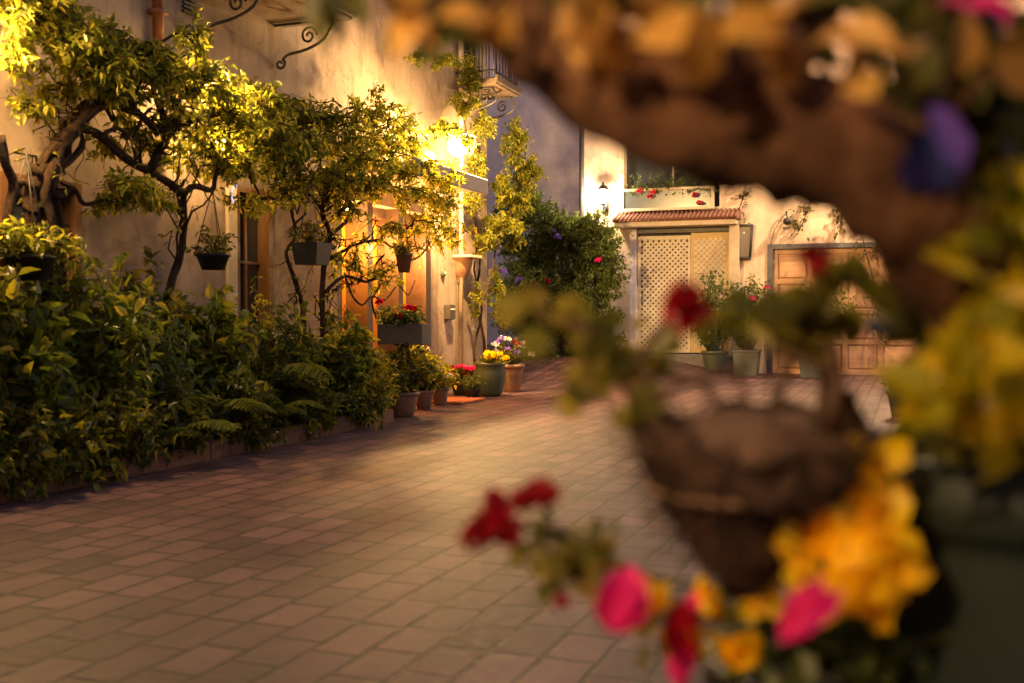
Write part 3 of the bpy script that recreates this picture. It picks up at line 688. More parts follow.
off(st, vt.location); off(lf, vt.location); st.build('twigs', 'bark', vt); lf.build('foliage', 'leaf_vine', vt)

v2 = thing('entrance_vine', 'leafy vine with wiry looping stems hanging in front of the lit entrance', 'vine', Lw(lz(325, .5), .5, 0))
tk, st, lf = MB(), MB(), MB()
for (pts, rr, o) in (
    ([(322, 420), (323, 330), (322, 290), (325, 260), (330, 235), (322, 210), (330, 185), (345, 165)], [.03, .028, .026, .026, .022, .02, .018, .012], .55),
    ([(300, 420), (304, 330), (300, 296), (292, 272), (286, 252), (296, 235), (292, 210), (300, 180)], [.024, .022, .024, .022, .018, .015, .012, .008], .5),
    ([(325, 292), (345, 276), (366, 282), (389, 269), (405, 262), (420, 256), (432, 240)], [.018, .016, .014, .013, .012, .01, .006], .6),
    ([(325, 262), (345, 250), (360, 243), (380, 240), (395, 248), (410, 236), (425, 225)], [.016, .014, .013, .011, .01, .008, .006], .55),
    ([(345, 276), (352, 295), (362, 305), (372, 296), (385, 300), (398, 285), (408, 295), (415, 280)], [.012, .011, .01, .01, .009, .008, .007, .005], .6),
    ([(330, 235), (346, 222), (356, 205), (376, 196), (398, 190), (420, 182)], [.02, .018, .015, .012, .01, .008], .6),
    ([(322, 210), (310, 195), (292, 188), (280, 200), (268, 196)], [.016, .014, .012, .01, .006], .5),
    ([(348, 250), (342, 262), (350, 270), (358, 262), (352, 252)], [.009]*5, .55),
    ([(376, 318), (372, 300), (380, 285), (374, 268), (384, 255)], [.01]*5, .65)):
    tk.tube(path(pts, o), rr, 6, .1)
VB = [(300,150,.55,34,24,50),(330,125,.55,40,24,70),(345,150,.55,38,24,70),(375,118,.5,34,26,60),(380,150,.6,34,22,56),(405,140,.45,24,26,44),(330,185,.55,34,20,50),(365,190,.8,34,16,48),(400,198,.85,34,14,30),
      (440,135,.62,12,10,14),(452,172,.7,18,8,20),(450,132,.75,14,9,18),(466,142,.75,9,8,10),(415,150,.6,14,16,20),(365,165,.9,30,14,34),(400,178,.95,26,12,30),(440,185,.95,20,12,26),(345,178,.9,24,14,26),(435,225,.8,20,24,34),(395,232,.8,34,8,12),(350,215,.7,22,12,20),(440,205,.75,24,26,46),(420,170,.85,28,12,26),(290,200,.5,22,16,26),(345,265,.65,24,12,16),(380,280,.65,22,12,12),(455,235,.6,16,14,24)]
for (x, y, o, rx, ry, n) in VB:
    c = lp(x, y, o); s = c.y/F; blob(st, lf, c, (rx*s*1.35, .36, ry*s*1.45), max(8, int(n*.46)), 24, .066, r0=.007, width=.4)
side_twigs([(323, 340), (325, 262), (322, 210), (345, 165)], .55, 30, st, lf, 5); side_twigs([(325, 292), (366, 282), (405, 262), (432, 240)], .62, 34, st, lf, 4); side_twigs([(330, 250), (380, 240), (425, 225)], .6, 26, st, lf, 4); side_twigs([(300, 330), (290, 255), (300, 200)], .5, 22, st, lf, 4)
for m_ in (tk, st, lf): off(m_, v2.location)
tk.build('trunk', 'bark', v2); st.build('twigs', 'bark', v2); lf.build('foliage', 'leaf_vine', v2)

v3 = thing('corner_climber', 'climbing plant on the house corner reaching up to the iron balcony', 'climber', Lw(8.2, .15, 0))
tk, st, lf = MB(), MB(), MB()
for (pts, rr, o) in (
    ([(486, 395), (484, 340), (476, 300), (480, 260), (473, 220), (476, 190), (470, 150), (462, 110)], [.025, .02, .018, .016, .015, .014, .012, .008], .12),
    ([(478, 395), (474, 350), (482, 310), (474, 270), (478, 235), (470, 200)], [.02, .018, .015, .012, .01, .006], .1),
    ([(484, 300), (492, 270), (498, 240), (510, 215), (520, 180), (526, 150), (528, 125)], [.016, .015, .014, .012, .01, .008, .006], .35)):
    tk.tube(path(pts, o), rr, 6, .1)
for (x, y, o, rx, ry, n) in [(470,75,.3,14,26,44),(462,105,.25,18,14,30),(482,125,.3,16,20,36),(478,165,.25,14,26,34),(474,205,.2,14,18,20),(515,145,.4,16,28,70),(525,175,.4,22,26,90),(505,190,.35,18,22,50),(518,205,.4,20,18,44),(500,225,.35,26,16,60),(515,235,.4,22,16,50),
                             (488,245,.3,18,14,30),(480,300,.2,12,20,14),(495,285,.3,14,22,22),(500,315,.35,12,20,20),(445,60,.3,20,12,24),(420,58,.3,14,8,8)]:
    c = lp(x, y, o); s = c.y/F; blob(st, lf, c, (rx*s, .25, ry*s), max(5, int(n*.5)), 28, .066, r0=.005)
for m_ in (tk, st, lf): off(m_, v3.location)
tk.build('trunk', 'bark', v3); st.build('twigs', 'bark', v3); lf.build('foliage', 'leaf_vine', v3)

# --- large flowering bush
c0 = Bw(bu(565, 1.2), 1.2, 0); c0.z = gh(c0.x, c0.y)
big = thing('flowering_bush', 'large rounded green bush with a few purple flowers by the black downpipe', 'bush', c0)
st, lf = MB(), MB(); tips = []
for (x, y, rx, ry, n) in [(560,240,34,26,60),(590,250,34,28,60),(530,255,30,30,56),(505,240,18,18,26),(515,310,26,30,40),(500,300,16,26,22),(570,270,36,28,60),(560,350,44,10,30),(610,345,20,14,26),(545,220,28,16,34),(510,215,24,18,36),(530,200,22,14,26),(600,225,20,14,26),(545,290,36,28,60),(585,300,36,30,64),(610,275,22,28,44),(560,325,40,22,50),(605,325,24,24,40),(530,320,22,26,36),(515,280,18,26,30),(575,225,30,16,34),(613,250,16,18,26)]:
    c = pp(x, y, c0.y+rng.uniform(-.5, .3)); s = c.y/F; blob(st, lf, c, (rx*s*1.1, .5, ry*s*1.15), int(n*1.2), 36, .08, anchor=(c.x*.7+c0.x*.3, c.y, c.z-.2), width=.4, r0=.008); tips.append(c)
for a in range(9):
    e = tips[a]; st.tube([tuple(c0), ((c0.x*2+e.x)/3, (c0.y*2+e.y)/3, c0.z+(e.z-c0.z)*.55), tuple(e)], [.04, .028, .012], 6)
off(st, c0); off(lf, c0); st.build('branches', 'bark', big); lf.build('foliage', 'leaf_bush', big)
for (x, y, mt) in ((552, 232, 'p_pur'), (557, 238, 'p_pur'), (519, 281, 'p_pur'), (537, 285, 'p_red'), (545, 281, 'p_red'), (530, 291, 'p_red'), (598, 262, 'p_mag'), (503, 272, 'p_pur')):
    flower_head(big, pp(x, y, c0.y-.55)-c0, .075, mt, 14)
# small climber with white and pink blossoms at the pots
# --- bed plants
G1_ = 'leafy plants in the left planting bed'
def bedbase(px, o): u = lz(px, o); return Lw(u, o, .08)
spec = [(-45, .6, 1.5, .42, 64, .105), (8, .35, 1.45, .38, 60, .10), (25, .7, 1.0, .36, 54, .11), (70, .45, 1.42, .36, 60, .10), (105, .7, 1.3, .34, 58, .11), (150, .4, 1.3, .34, 60, .09), (160, .7, 1.1, .3, 50, .10),
        (215, .6, 1.15, .34, 56, .085), (255, .4, 1.15, .32, 54, .08), (290, .65, 1.0, .3, 50, .08), (330, .5, .95, .3, 54, .08), (-90, .7, 1.3, .4, 60, .11), (345, .85, .85, .32, 60, .07), (372, .95, .6, .26, 50, .065)]
lab = ['tall broad leaved shrub at the very left of the planting bed', 'tall shrub in front of the twisted vine trunk', 'low broad leaved plant by the bricks at far left, in front of the tall shrub',
       'upright shrub below the first wooden framed window', 'glossy broad leaved shrub at the brick edging left of the ferns', 'shrub at the foot of the thin vine stem', 'low bushy plant close to the bricks under the thin vine stem',
       'rounded shrub beside the large fern near the second window', 'shrub against the wall under the second window', 'bushy plant near the end of the brick edging', 'dense plant beside the entrance vine stems', 'shrub nearest the camera in the planting bed', 'dark bushy plant at the end of the edging, before the flower trough', 'low dark plant hiding the legs of the flower trough']
for (s_, l_) in zip(spec, lab):
    px, o, h, r, n, sz = s_; h *= 1.08; n = int(n*1.6)
    kk = spec.index(s_); shrub('leafy_shrub', l_, 'shrub', bedbase(px, o), h, r, int(n*(.8, 1, .7, .9)[kk % 4]), 26, sz*(1.15, .8, 1.25, .7, 1)[kk % 5], ('leaf_dark', 'leaf_bush', 'leaf_bed', 'leaf_vine', 'leaf_bed')[kk % 5], G1_, (.5, .35, .62, .28, .45)[kk % 5])
fern('large fern with arching fronds below the second window', bedbase(215, .78)+Vector((0, 0, .5)) if False else bedbase(205, .82), .75, 16, up=1.15)
fern('fern spreading over the bricks in the middle of the bed', bedbase(160, .88), .62, 14)
fern('small fern near the far end of the brick edging', bedbase(262, .85), .6, 14, up=1.0)
fern('pale fern with upright fronds in front of the window sill', bedbase(240, .55), .95, 14, up=1.25)
# low trailing plants along the kerb
for i, px in enumerate((-15, 30, 65, 118, 180, 240, 300, 350)):
    shrub('trailing_plant', ['dark trailing plant at the very left of the bricks', 'low plant by the bricks with a pale leaf tip, left of the red blossom', 'low plant with one red blossom by the bricks', 'dark low plant spilling over the bricks beside the fern',
          'low dark plant between the two kerbside ferns', 'low plant over the bricks under the second window', 'low plant at the brick edging near its end', 'low plant past the end of the brick edging'][i],
          'plant', bedbase(px, .9), .5, .34, 52, 24, .075, 'leaf_dark', 'low plants spilling over the brick edging', .5, flowers=('p_red', 1, .04) if i == 2 else None, zmin=-.05)
# hanging pots among the vines
def hanging_pot(label, px, py, o, r, h, mt, top, lm='leaf_dark', square=False):
    c = lp(px, py, o); t = thing('hanging_pot', label, 'hanging pot', c, LROT, 'pots hanging among the vines')
    if square: MB().add([(-r*.8, -r*.8, -h/2), (r*.8, -r*.8, -h/2), (r*.8, r*.8, -h/2), (-r*.8, r*.8, -h/2), (-r, -r, h/2), (r, -r, h/2), (r, r, h/2), (-r, r, h/2)], [(3, 2, 1, 0), (4, 5, 6, 7), (0, 1, 5, 4), (1, 2, 6, 5), (2, 3, 7, 6), (3, 0, 4, 7)]).build('pot', mt, t, False)
    else: MB().lathe([(r*.65, -h/2), (r*.95, h*.35), (r*1.06, h*.36), (r*1.06, h/2), (r*.9, h/2), (r*.85, h*.4)], (0, 0, 0), 18).build('pot', mt, t)
    w_ = MB()
    for k in range(3): a = k*2.1; w_.tube([(r*math.cos(a), r*math.sin(a), h/2), (0, 0, h/2+top)], .004, 4, smooth=1)
    w_.build('wire', 'iron', t)
    st, lf = MB(), MB()
    for k in range(14): e = rdir(1)[0]*r*1.6; e[2] = abs(e[2])*.8+h/2+.02; twig_leaves(st, lf, (0, 0, h/2-.02), e, .004, 14, .055)
    st.build('stems', 'stem', t); lf.build('foliage', lm, t)
    return t
hanging_pot('dark square pot hanging left of the lit entrance', 312, 254, .65, .13, .19, 'dpot', .5, square=True)
hanging_pot('small brown pot hanging in front of the lit door', 404, 263, .8, .085, .19, 'bpot', .45)
hanging_pot('wide dark pot hanging at the far left before the window', 28, 268, .6, .16, .15, 'dpot', .6)
hanging_pot('dark leafy pot hanging beside the second window', 213, 262, .5, .13, .12, 'dpot', .5)
# wall planter right of door
pm = lp(459, 256, .12); t = thing('wall_planter', 'half round terracotta planter under a small shelf on the stucco wall', 'wall planter', Lw(lz(459, .0), 0, pm.z), LROT)
MB().bbox(-.2, .2, -.24, -.001, -.012, .022, .005).build('shelf', 'trim', t)
V, f = [], []; pr = [(.04, -.32), (.10, -.26), (.15, -.14), (.17, -.02)]
for (r, z) in pr:
    for k in range(11): a = math.pi+math.pi*k/10; V.append((r*math.cos(a), r*math.sin(a)*1.1, z))
for i in range(3):
    for k in range(10): f.append((i*11+k, i*11+k+1, (i+1)*11+k+1, (i+1)*11+k))
f.append(tuple(range(11)))
MB().add(V, f).build('pot', 'bpot', t, True)
pm = lp(442, 273, .0); t = thing('door_bell', 'small round green door bell on the stucco wall', 'door bell', Lw(lz(442, 0), 0, pm.z), LROT)
MB().ball((0, -.02, 0), .06, 12, (1, .35, 1)).build('disc', 'gpot', t)
MB().ball((0, -.045, 0), .015, 8).build('button', 'white', t)

# potted plants near the entrance
def potted(label, base, r, h, mt, ph, pr, lm='leaf_dark', n=26, nl=20, size=.06, flowers=None, group=None, shape='round', rot=0, z0=None, width=.48):
    b = Vector(base); b.z = gh(b.x, b.y) if z0 is None else z0
    t = thing('potted_plant', label, 'potted plant', b, rot, group)
    if shape == 'round': p = MB().lathe([(r*.62, 0), (r*.70, h*.05), (r*.93, h*.8), (r*.95, h*.86), (r*1.05, h*.87), (r*1.05, h), (r*.93, h), (r*.9, h*.9)], (0, 0, 0), 22).build('pot', mt, t)
    elif shape == 'belly': p = MB().lathe([(r*.6, 0), (r*.8, h*.15), (r*.99, h*.5), (r*1.0, h*.72), (r*.9, h*.9), (r*.98, h*.94), (r*.98, h), (r*.88, h), (r*.84, h*.92)], (0, 0, 0), 26).build('pot', mt, t)
    else:
        a, c = r*.85, r; V = [(-a, -a, 0), (a, -a, 0), (a, a, 0), (-a, a, 0), (-c, -c, h*.9), (c, -c, h*.9), (c, c, h*.9), (-c, c, h*.9)]
        p = MB().add(V, [(3, 2, 1, 0), (0, 1, 5, 4), (1, 2, 6, 5), (2, 3, 7, 6), (3, 0, 4, 7)]).bbox(-c*1.08, c*1.08, -c*1.08, c*1.08, h*.9, h*.985, .006).build('pot', mt, t, False)
    MB().lathe([(r*.84, h*.90), (r*.84, h*.93)], (0, 0, .0 if shape != 'box' else h*.07), 16).build('soil', 'soil', p)
    st, lf = MB(), MB(); tips = []
    for k in range(n):
        a = rng.uniform(0, 6.28); q = math.sqrt(rng.uniform(0, 1)); e = np.array([pr*q*math.cos(a), pr*q*math.sin(a), h+ph*rng.uniform(.35, 1)*(1-.3*q*q)])
        twig_leaves(st, lf, (e[0]*.2, e[1]*.2, h*.9), e, .005, nl, size, width=width); tips.append(e)
    st.build('stems', 'stem', t); lf.build('foliage', lm, t)
    if flowers:
        for (pm_, cnt, fs) in flowers:
            for _ in range(cnt):
                e = tips[rng.integers(len(tips))]; flower_head(t, (e[0]*1.02, e[1]*1.02, e[2]+.01), fs, pm_, 16)
    return t
def gp(px, py):   # ground point under a pixel (flat ground)
    k = (py-341.5)/F; ang = math.atan(k)+PITCH; Z = CAMH/math.tan(ang); return pp(px, py, Z)
pg = 'pots standing by the entrance'
potted('large olive green glazed pot with yellow flowers at the house corner', gp(490, 396), .20, .41, 'gpot', .10, .2, 'leaf_vine', 26, 14, .05, [('p_yel', 9, .05)], pg, 'belly')
potted('tall brown pot with purple and white flowers at the house corner', gp(512, 392), .155, .36, 'bpot', .34, .26, 'leaf_dark', 34, 14, .05, [('p_pur', 8, .045), ('p_white', 12, .05), ('p_red', 4, .045)], pg, 'round')
potted('low dark pot of deep pink flowers left of the green glazed pot', gp(463, 395), .16, .17, 'dpot', .2, .22, 'leaf_dark', 30, 14, .06, [('p_mag', 7, .05), ('p_red', 6, .05)], pg)
potted('low dark pot of plain green leaves touching the green glazed pot', gp(473, 399), .10, .12, 'dpot', .16, .16, 'leaf_bush', 20, 12, .06, None, pg)
potted('small brown pot with pale leafy plant beside the door mat', gp(440, 405), .10, .19, 'bpot', .24, .22, 'leaf_vine', 30, 16, .07, None, pg)
potted('brown pot with pale bushy plant, second pot left of the door mat', gp(424, 409), .11, .2, 'bpot', .5, .28, 'leaf_vine', 60, 16, .07, [('p_white', 3, .04)], pg)
potted('broad dark pot with green plant, third pot left of the door mat', gp(402, 416), .17, .24, 'bpot', .52, .36, 'leaf_dark', 70, 18, .07, None, pg)
potted('dark pot with drooping plant next to the end of the brick edging', gp(376, 421), .15, .22, 'dpot', .42, .3, 'leaf_dark', 36, 18, .07, None, pg)
tag(MB().bbox(-.34, .34, -.22, .22, .004, .03, .006).build('door_mat', plain('orange_mat', (.48, .14, .05), (.34, .1, .035), .9)), 'flat orange door mat in front of the lit entrance', 'door mat')
dm = bpy.data.objects['door_mat']; q = gp(456, 402); dm.location = (q.x, q.y, 0); dm.rotation_euler.z = LROT
# flower trough by the door
c = lp(404, 333, .85); t = thing('flower_trough', 'grey rectangular trough of red geraniums in front of the door', 'flower trough', (c.x, c.y, 0), BROT)
zt = c.z; m = MB().bbox(-.24, .24, -.1, .1, zt-.11, zt+.09, .008); m.build('trough', plain('grey_trough', (.12, .11, .085), (.07, .065, .05), .7), t)
m = MB()
m.lathe([(.12, 0), (.12, .015), (.03, .03), (.025, zt-.14), (.08, zt-.112)], (-.05, .03, 0), 14)
m.build('stand', 'iron', t)
st, lf = MB(), MB(); tips = []
for k in range(44):
    b = np.array([rng.uniform(-.2, .2), rng.uniform(-.06, .06), zt+.07]); e = b+np.array([rng.normal(0, .08), rng.normal(0, .08)-.03, rng.uniform(.03, .2)]); twig_leaves(st, lf, b, e, .004, 12, .05, width=.8); tips.append(e)
st.build('stems', 'stem', t); lf.build('foliage', 'leaf_bush', t)
for e in tips[:5]: flower_head(t, (e[0], e[1], e[2]+.05), .045, 'p_red', 18)

# --- right side pots and plants
rg = 'plants along the garage wall'
def onB(px, out): p = Bw(bu(px, out), out, 0); return p
potted('green pot with bushy shrub before the plain panel door', onB(714, .95), .2, .34, 'gpot', 1.4, .5, 'leaf_bush', 110, 20, .075, None, rg)
potted('grey square planter with tall rose bush and one pink bloom', onB(747, .75), .2, .42, 'sqpot', 1.3, .52, 'leaf_bush', 120, 20, .07, [('p_mag', 2, .06)], rg, 'box', BROT)
potted('square planter with orange brown rim before the garage door', onB(816, .8), .25, .42, 'sqpot', 1.25, .62, 'leaf_bush', 120, 22, .08, None, rg, 'box', BROT)
potted('round dark pot with a short spiky plant alone on the paving', gp(904, 417), .165, .26, 'dpot', .2, .2, 'leaf_bush', 34, 12, .07, None, None, 'round', width=.3)
# window planter flowers
t = thing('window_flowers', 'trailing green leaves with red flowers in the glazed window planter', 'plant', Bw(bu(673, .1), .1, 2.85), BROT)
st, lf = MB(), MB(); tips = []
for k in range(90):
    b = np.array([rng.uniform(-.75, .7), 0, .25]); e = b+np.array([rng.normal(0, .12), -abs(rng.normal(.0, .06))-.03, rng.uniform(-.06, .42)]); twig_leaves(st, lf, b, e, .004, 10, .06); tips.append(e)
st.build('stems', 'stem', t); lf.build('foliage', 'leaf_bush', t)
for (x, y) in ((650, 197), (654, 193), (695, 196), (699, 204), (640, 192)):
    p = bp(x, y, .26); q = Matrix.Rotation(-BROT, 4, 'Z') @ (p - t.location); flower_head(t, q, .06, 'p_red', 14)
# trailing creeper high on the garage wall
t = thing('trailing_creeper', 'thin creeper strands hanging down the garage wall above the door', 'creeper', Bw(bu(840, .1), .1, 3.9), BROT)
st, lf = MB(), MB()
for (pts) in ([(850, 120), (856, 180), (862, 235), (872, 275), (880, 310), (882, 340)], [(800, 120), (806, 160), (812, 190), (806, 215), (798, 232)],
              [(735, 120), (742, 150), (746, 185), (738, 212)], [(834, 140), (838, 180), (842, 215), (840, 232)]):
    P = [Matrix.Rotation(-BROT, 4, 'Z') @ (bp(x, y, .12) - t.location) for (x, y) in pts]
    st.tube(P, .008, 5)
    for k in range(len(P)-1):
        for q in range(7):
            a = P[k].lerp(P[k+1], rng.random()); e = np.array(tuple(a))+rng.normal(0, .13, 3)*np.array([1, .25, 1]); e[1] = min(e[1], .05); twig_leaves(st, lf, tuple(a), e, .003, 6, .085)
p0 = [Matrix.Rotation(-BROT, 4, 'Z') @ (bp(x, 120, .1) - t.location) for x in (725, 790, 850, 890)]
st.tube(p0, .018, 6)
st.build('stems', 'bark', t); lf.build('foliage', 'leaf_dark', t)

# ---------------------------------------------------------------- foreground: tall planter, twisted limb, hanging basket, flowers
PZ = .92
tp = thing('tall_planter', 'tall grey green planter at the right edge, close to the camera', 'planter', (.545, PZ+.16, 0))
MB().lathe([(.15, 0), (.16, .02), (.195, .78), (.20, .80), (.215, .805), (.215, .865), (.19, .865), (.18, .80)], (0, 0, 0), 32).build('pot', 'greyg', tp)
MB().lathe([(.185, .79), (.185, .815)], (0, 0, 0), 20).build('soil', 'soil', tp)

fl = thing('twisted_tree', 'thick blurred brown limb arching from the right edge across the top', 'tree', (.56, PZ+.16, .80))
tk = MB()
pts = [(1090, 540, 1.02, 60), (1060, 440, .98, 58), (1010, 350, .92, 58), (962, 270, .86, 60), (905, 195, .82, 62), (838, 145, .80, 64), (745, 124, .80, 66), (655, 104, .80, 62), (578, 62, .82, 54), (518, 14, .84, 46), (465, -40, .87, 38), (420, -90, .9, 32)]
P = [pp(a, b, z) for a, b, z, r in pts]; P[0] = Vector((.56, PZ+.16, .80)); tk.tube(P, [r*z/F for a, b, z, r in pts], 14, .07, 4)
for (pts, ) in (([(915, 190, .84, 40), (930, 110, .86, 34), (950, 40, .88, 28), (980, -60, .9, 22)],), ([(760, 112, .82, 30), (800, 40, .84, 24), (850, -30, .86, 18)],), ([(965, 270, .88, 40), (1010, 180, .9, 30), (1070, 90, .92, 22)],), ([(590, 52, .84, 26), (560, 0, .86, 20), (500, -30, .88, 14)],)):
    tk.tube([pp(a, b, z) for a, b, z, r in pts], [r*z/F for a, b, z, r in pts], 10, .07, 4)
AMB = [(590, 25, 50, 14, 7), (690, 30, 60, 20, 9), (790, 45, 40, 26, 5), (715, 95, 24, 20, 1), (500, 15, 40, 10, 5), (400, 10, 40, 12, 4), (870, 60, 30, 30, 5), (985, 68, 40, 16, 6), (640, 10, 60, 10, 6), (760, 15, 60, 14, 6)]
OLV = [(480, 0, 60, 30, 16), (600, -10, 80, 30, 20), (720, 0, 90, 30, 22), (840, 10, 80, 40, 24), (940, 40, 60, 60, 30), (1010, 60, 50, 60, 26), (430, 25, 40, 14, 6), (960, 110, 60, 60, 26), (1010, 150, 40, 40, 16), (350, -5, 50, 12, 8)]
for (x, y, rx, ry, n), z in [(q, .77) for q in AMB]+[(q, .9) for q in OLV]:
    c = pp(x, y, z); j = min(range(1, len(P)), key=lambda i: (P[i]-c).length); a = P[j]
    for k in range(3):
        e = c+Vector((rng.normal(0, rx*.7*z/F), rng.normal(0, .03), rng.normal(0, ry*.6*z/F))); tk.tube([a, a.lerp(e, .5)+Vector((0, 0, .015)), e], [.006, .004, .002], 5)
off(tk, fl.location); tk.build('trunk', 'bark2', fl)
def pxleaves(lst, mt, parent, z0=.8, dz=.08, n=8, size=.05, name='foliage', wid=.6):
    m = MB(); s_ = MB()
    for (x, y, rx, ry, k) in lst:
        for _ in range(k):
            z = z0+rng.uniform(-dz, dz); p = pp(x+rng.normal(0, rx*.5), y+rng.normal(0, ry*.5), z)
            d = rdir(1); m.leaves([tuple(p)], d, size*rng.uniform(.7, 1.3), wid, .2, .25, N=rng.normal(0, .5, (1, 3))+np.array([0, -1, .5]))
    off(m, parent.location); pass
    return m.build(name, mt, parent)
pxleaves(AMB, 'leaf_or', fl, .72, .03, size=.042, name='amber_leaves')
pxleaves(OLV, 'leaf_ol', fl, .9, .1, size=.06, name='olive_leaves')
cr = MB(); ct = MB()  # unseen leaf mass added overhead to keep sky light off the near ground
for k in range(420):
    e = np.array([rng.uniform(-3.2, 2.4), rng.uniform(-2.0, 2.8), 0]); e[2] = max(1.75, 1.0+.42*max(e[1], 0)+.35)+rng.uniform(0, .9)
    if -.9 < e[0] < 1.0 and -.3 < e[1] < 1.5: continue
    b_ = e + np.array([rng.normal(0, .25), rng.normal(0, .25), rng.normal(0, .1)]); twig_leaves(ct, cr, b_, e, .006, 26, .085, width=.55)
hub = (.7, 1.0, 2.1)
ct.tube([pp(980, -60, .9), (.6, .95, 1.7), hub], [.02, .022, .025], 8)
for e in ((-2.9, 1.6, 2.7), (-2.6, -.8, 2.5), (-1.3, 1.9, 2.6), (-1.2, .2, 2.3), (-.4, -1.2, 2.3), (1.8, -1.0, 2.4), (2.0, 1.9, 2.7), (.4, 2.4, 2.9), (.6, .2, 2.4)): ct.tube([hub, ((hub[0]+e[0])/2, (hub[1]+e[1])/2, 2.35), e], [.024, .018, .01], 7)
off(cr, fl.location); off(ct, fl.location); ct.build('branches', 'bark2', fl); cr.build('shade_crown', 'leaf_ol', fl)  # these branches are added to carry the unseen shade crown
# petals high in the tree
def petals(parent, px, py, z, r, mt, n=6, name='flower'):
    m = MB(); c = pp(px, py, z)-parent.location; a = np.arange(n)/n*6.283+rng.uniform(0, 1)
    nrm = Vector((rng.normal(0, .8), -1, rng.normal(.1, .6))).normalized(); s = nrm.cross(Vector((0, 0, 1))).normalized(); u = s.cross(nrm)
    D = np.array([tuple(s*math.cos(t)+u*math.sin(t)+nrm*.35) for t in a])
    m.leaves(np.tile(np.array(tuple(c)), (n, 1))+rng.normal(0, r*.12, (n, 3)), D+rng.normal(0, .28, D.shape), r*rng.uniform(.75, 1.15, n), .8, .12, .5, N=np.tile(np.array(tuple(nrm)), (n, 1)), blunt=True); return m.build(name, mt, parent)
pc = thing('purple_orchid', 'purple blurred flower hanging before the dark limb at the right', 'flower', pp(945, 110, .74))
m = MB().tube([pp(945, 100, .76)-pc.location, pp(935, 60, .80)-pc.location, pp(935, 30, .86)-pc.location], .003, 5).build('stem', 'stem', pc)
m = MB(); m.leaves([tuple(pp(928, 100, .74)-pc.location)], [tuple(pp(965, 165, .74)-pp(928, 100, .74))], .055, .5, .1, .1, N=np.array([[.3, -1, .2]]), blunt=True); m.build('petal', 'p_pur', pc)
m = MB(); m.leaves([tuple(pp(930, 125, .76)-pc.location)]*3, [tuple(pp(x, y, .76)-pp(930, 125, .76)) for x, y in ((930, 190), (905, 190), (955, 195))], .05, .5, .1, .1, N=np.array([[.3, -1, .2]]*3), blunt=True)
m.build('lower_petals', leafmat('indigo_petals', [(.02, .02, .10), (.04, .035, .2)], .2), pc)
for (x, y, r, mt) in ((975, 5, .03, 'p_mag'),): petals(fl, x, y, .78, r, mt)
# yellow-green plant in the tall planter
yp = thing('yellow_leaved_plant', 'bright yellow green leafy plant growing from the tall planter', 'plant', (.5, PZ+.1, .81))
st, lf = MB(), MB()
for (x, y, rx, ry, n) in [(985,230,40,40,30),(1000,300,36,50,36),(975,350,34,40,30),(1000,400,34,34,30),(960,410,26,26,14),(1040,330,40,60,24),(1030,200,40,30,20),(950,250,14,24,7)]:
    for _ in range(n):
        e = pp(x+rng.normal(0, rx*.55), y+rng.normal(0, ry*.55), .82+rng.uniform(-.06, .06)); b = Vector((.5+rng.normal(0, .03), PZ+.1+rng.normal(0, .03), .82)); m_ = b.lerp(e, .5)+Vector((.03, .02, 0))
        if rng.random() < .25: st.tube([b, m_, e], .002, 4)
        lf.leaves([tuple(e)], rdir(1), .04*rng.uniform(.7, 1.3), .6, .2, .25, N=rng.normal(0, .5, (1, 3))+np.array([0, -1, .3]))
off(st, yp.location); off(lf, yp.location); st.build('stems', 'stem', yp); lf.build('foliage', 'leaf_yg', yp)
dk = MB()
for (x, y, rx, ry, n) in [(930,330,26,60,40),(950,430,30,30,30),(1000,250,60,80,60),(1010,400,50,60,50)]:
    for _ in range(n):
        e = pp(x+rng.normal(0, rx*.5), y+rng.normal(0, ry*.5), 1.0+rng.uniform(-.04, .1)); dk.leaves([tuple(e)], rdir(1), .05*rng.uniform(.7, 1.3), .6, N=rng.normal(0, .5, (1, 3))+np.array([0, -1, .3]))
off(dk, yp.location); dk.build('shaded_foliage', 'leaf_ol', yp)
# hanging basket
BZ = .95; bc = pp(745, 430, BZ)
hb = thing('hanging_basket', 'cone shaped brown coir basket hanging low from the thick limb', 'hanging basket', bc)
MB_last = MB().lathe([(.008, -.150), (.028, -.130), (.055, -.095), (.080, -.055), (.098, -.015), (.104, .012), (.097, .014), (.09, -.01)], (0, 0, 0), 40, .035)
for v in MB_last.v:
    an_ = np.arctan2(v[:, 1], v[:, 0]); top_ = v[:, 2] > -.03
    v[:, 2] += top_*(.010*np.sin(an_*2+.6)+.008*np.sin(an_*5+1)+.006*np.sin(an_*9)-.030*np.clip(-np.sin(an_), 0, 1))
MB_last.build('liner', 'coir', hb)
m = MB()
for _ in range(700):
    a = rng.uniform(0, 6.283); z = rng.uniform(-.14, .012); r = np.interp(z, [-.15, -.13, -.095, -.055, -.015, .012], [.008, .028, .055, .08, .098, .104])
    p = np.array([r*math.cos(a), r*math.sin(a), z]); e = p+rng.normal(0, .013, 3)+p*[.12, .12, 0]; m.tube([p, (p+e)/2+rng.normal(0, .004, 3), e], .0011, 3, smooth=1)
m.build('coir_fibres', 'coir', hb)
m = MB()
for z, r in ((-.052, .0855),): m.tube([(r*math.cos(a), r*math.sin(a), z) for a in np.linspace(0, 6.283, 33)], .0035, 6, smooth=1)
m.build('band', 'band', hb)
m = MB(); top = pp(775, 150, .82)-bc
for k in range(3): a = .5+k*2.094; m.tube([(.105*math.cos(a), .105*math.sin(a), .01), tuple(top)], .0012, 5, smooth=1)
m.build('wire', 'iron', hb)
MB().lathe([(.094, -.02), (.088, -.004), (.05, .014), (.01, .02)], (0, 0, 0), 28, .05).build('dry_moss', plain('dry_moss', (.34, .21, .14), (.16, .09, .055), .95, 40, bs=1, bd=.01), hb)
